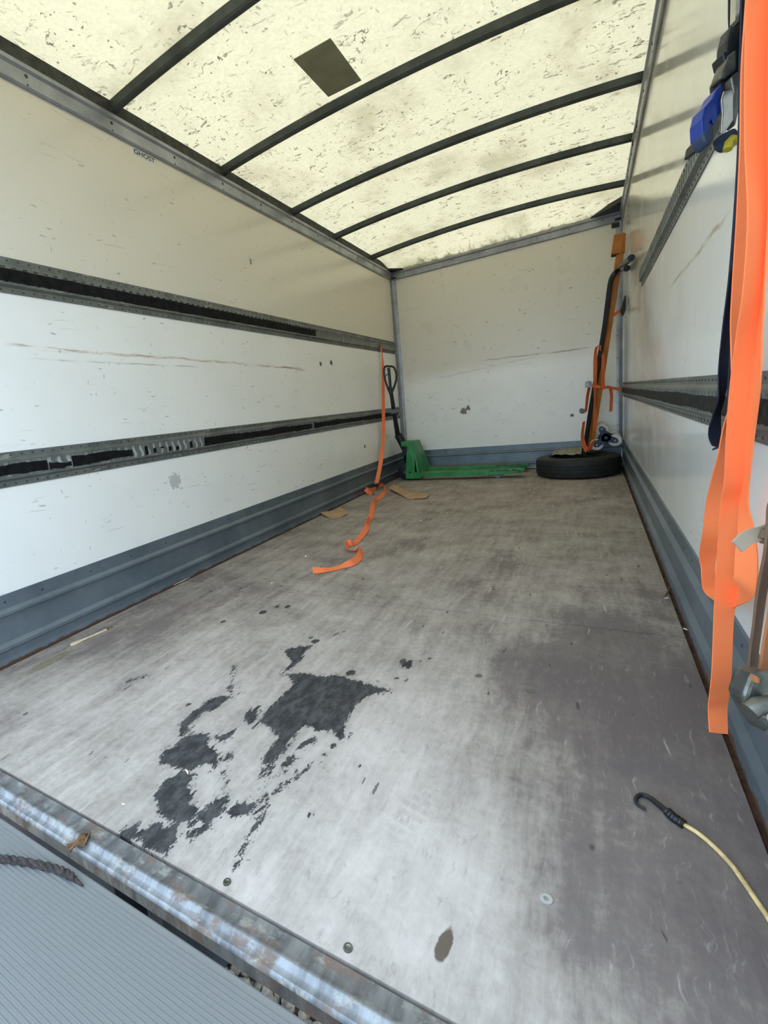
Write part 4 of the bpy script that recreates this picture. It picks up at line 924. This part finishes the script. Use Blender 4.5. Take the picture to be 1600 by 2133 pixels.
tag(MB().tube(a, [.002, .003, .002], 6).build('twig', MAT['leaf']), 'short dark twig on the floor by the right kick plate', 'twig')
p = at(1138, 1873, 2, .0005)
tag(MB().lathe([(.0045, 0), (.0105, 0), (.0105, .0018), (.0045, .0018)], p, (0, 0, 1), 28).build('washer', MAT['chip']), 'flat pale grey washer lying alone on the floor', 'washer')
# bungee
bc = empty('bungee_cord', at(1420, 1720, 2, 0)); tag(bc, 'tan bungee cord with black plastic hook lying on the floor', 'bungee cord')
cp = [(1408, 1708), (1424, 1717), (1455, 1736), (1490, 1766), (1525, 1803), (1555, 1845), (1580, 1882), (1605, 1920), (1640, 1990), (1690, 2080)]
MB().tube([tuple(q) for q in crom([at(x, y, 2, .0052) for x, y in cp], 8)], .0042, 10).build('cord', MAT['cord'], bc, True)
hp = [(1345.5, 1685), (1338, 1682), (1328, 1675), (1324.5, 1665), (1331, 1657), (1342, 1656.5), (1356, 1663), (1372, 1676), (1388, 1689), (1400, 1699)]
Q = [tuple(q) for q in crom([at(x, y, 2, .0075) for x, y in hp], 6)]; n = len(Q)
MB().tube(Q, [.0034+.0034*min(1, max(0, (i-10)/(n-10))) for i in range(n)], 10).build('hook', MAT['black'], bc, True)
Q = [at(x, y, 2, .0085) for x, y in [(1392, 1692), (1400, 1700), (1408, 1706), (1414, 1710), (1424, 1717)]]
m = MB(); Qs = [tuple(q) for q in crom(Q, 6)]; m.tube(Qs, [.0085+(.0014 if i % 4 < 2 else 0) for i in range(len(Qs))], 14); m.build('socket', MAT['black'], bc, True, 60)
# leaf on the sill, rope on the lift
c = at(165, 1752, 2, .012); V = []; Fc = []
for j in range(7):
    for i in range(7):
        u, v = i/6-.5, j/6-.5; k = 1-abs(v)*1.2; p = c+Vector((u*.030*k+v*.012, v*.048, 0)); V.append((p.x, p.y, c.z+.004*math.sin(u*14)+.006*math.cos(v*9+u*6)+random.uniform(-.002, .002)))
for j in range(6):
    for i in range(6): Fc.append((j*7+i, j*7+i+1, j*7+i+8, j*7+i+7))
lf = raw('dry_leaf', V, Fc, MAT['leaf'], None, True); md = lf.modifiers.new('t', 'SOLIDIFY'); md.thickness = .0016; tag(lf, 'curled brown dry leaf resting on the galvanised sill', 'leaf')
rp = [(-40, 1795), (0, 1789), (40, 1793), (90, 1803), (130, 1815), (155, 1830), (172, 1841)]
Q = [tuple(q) for q in crom([at(x, y, 2, TZ+.0085) for x, y in rp], 10)]; n = len(Q)
m = MB()
for ph in (0, 2.1, 4.2):
    S3 = []
    for i, q in enumerate(Q):
        t = (Vector(Q[min(i+1, n-1)])-Vector(Q[max(i-1, 0)])).normalized(); s_ = Vector((-t.y, t.x, 0)); k = (1 if i < n-14 else max(.25, (n-1-i)/14)); an = ph+i*.55
        S3.append(Vector(q)+(s_*math.cos(an)+Vector((0, 0, 1))*math.sin(an))*.0042*k-Vector((0, 0, .005*(1-k))))
    m.tube(S3, [.0048*(1 if i < n-14 else max(.25, (n-1-i)/14)) for i in range(n)], 7)
tag(m.build('rope', MAT['rope'], None, True), 'dark frayed rope lying across the ribbed tail lift', 'rope')
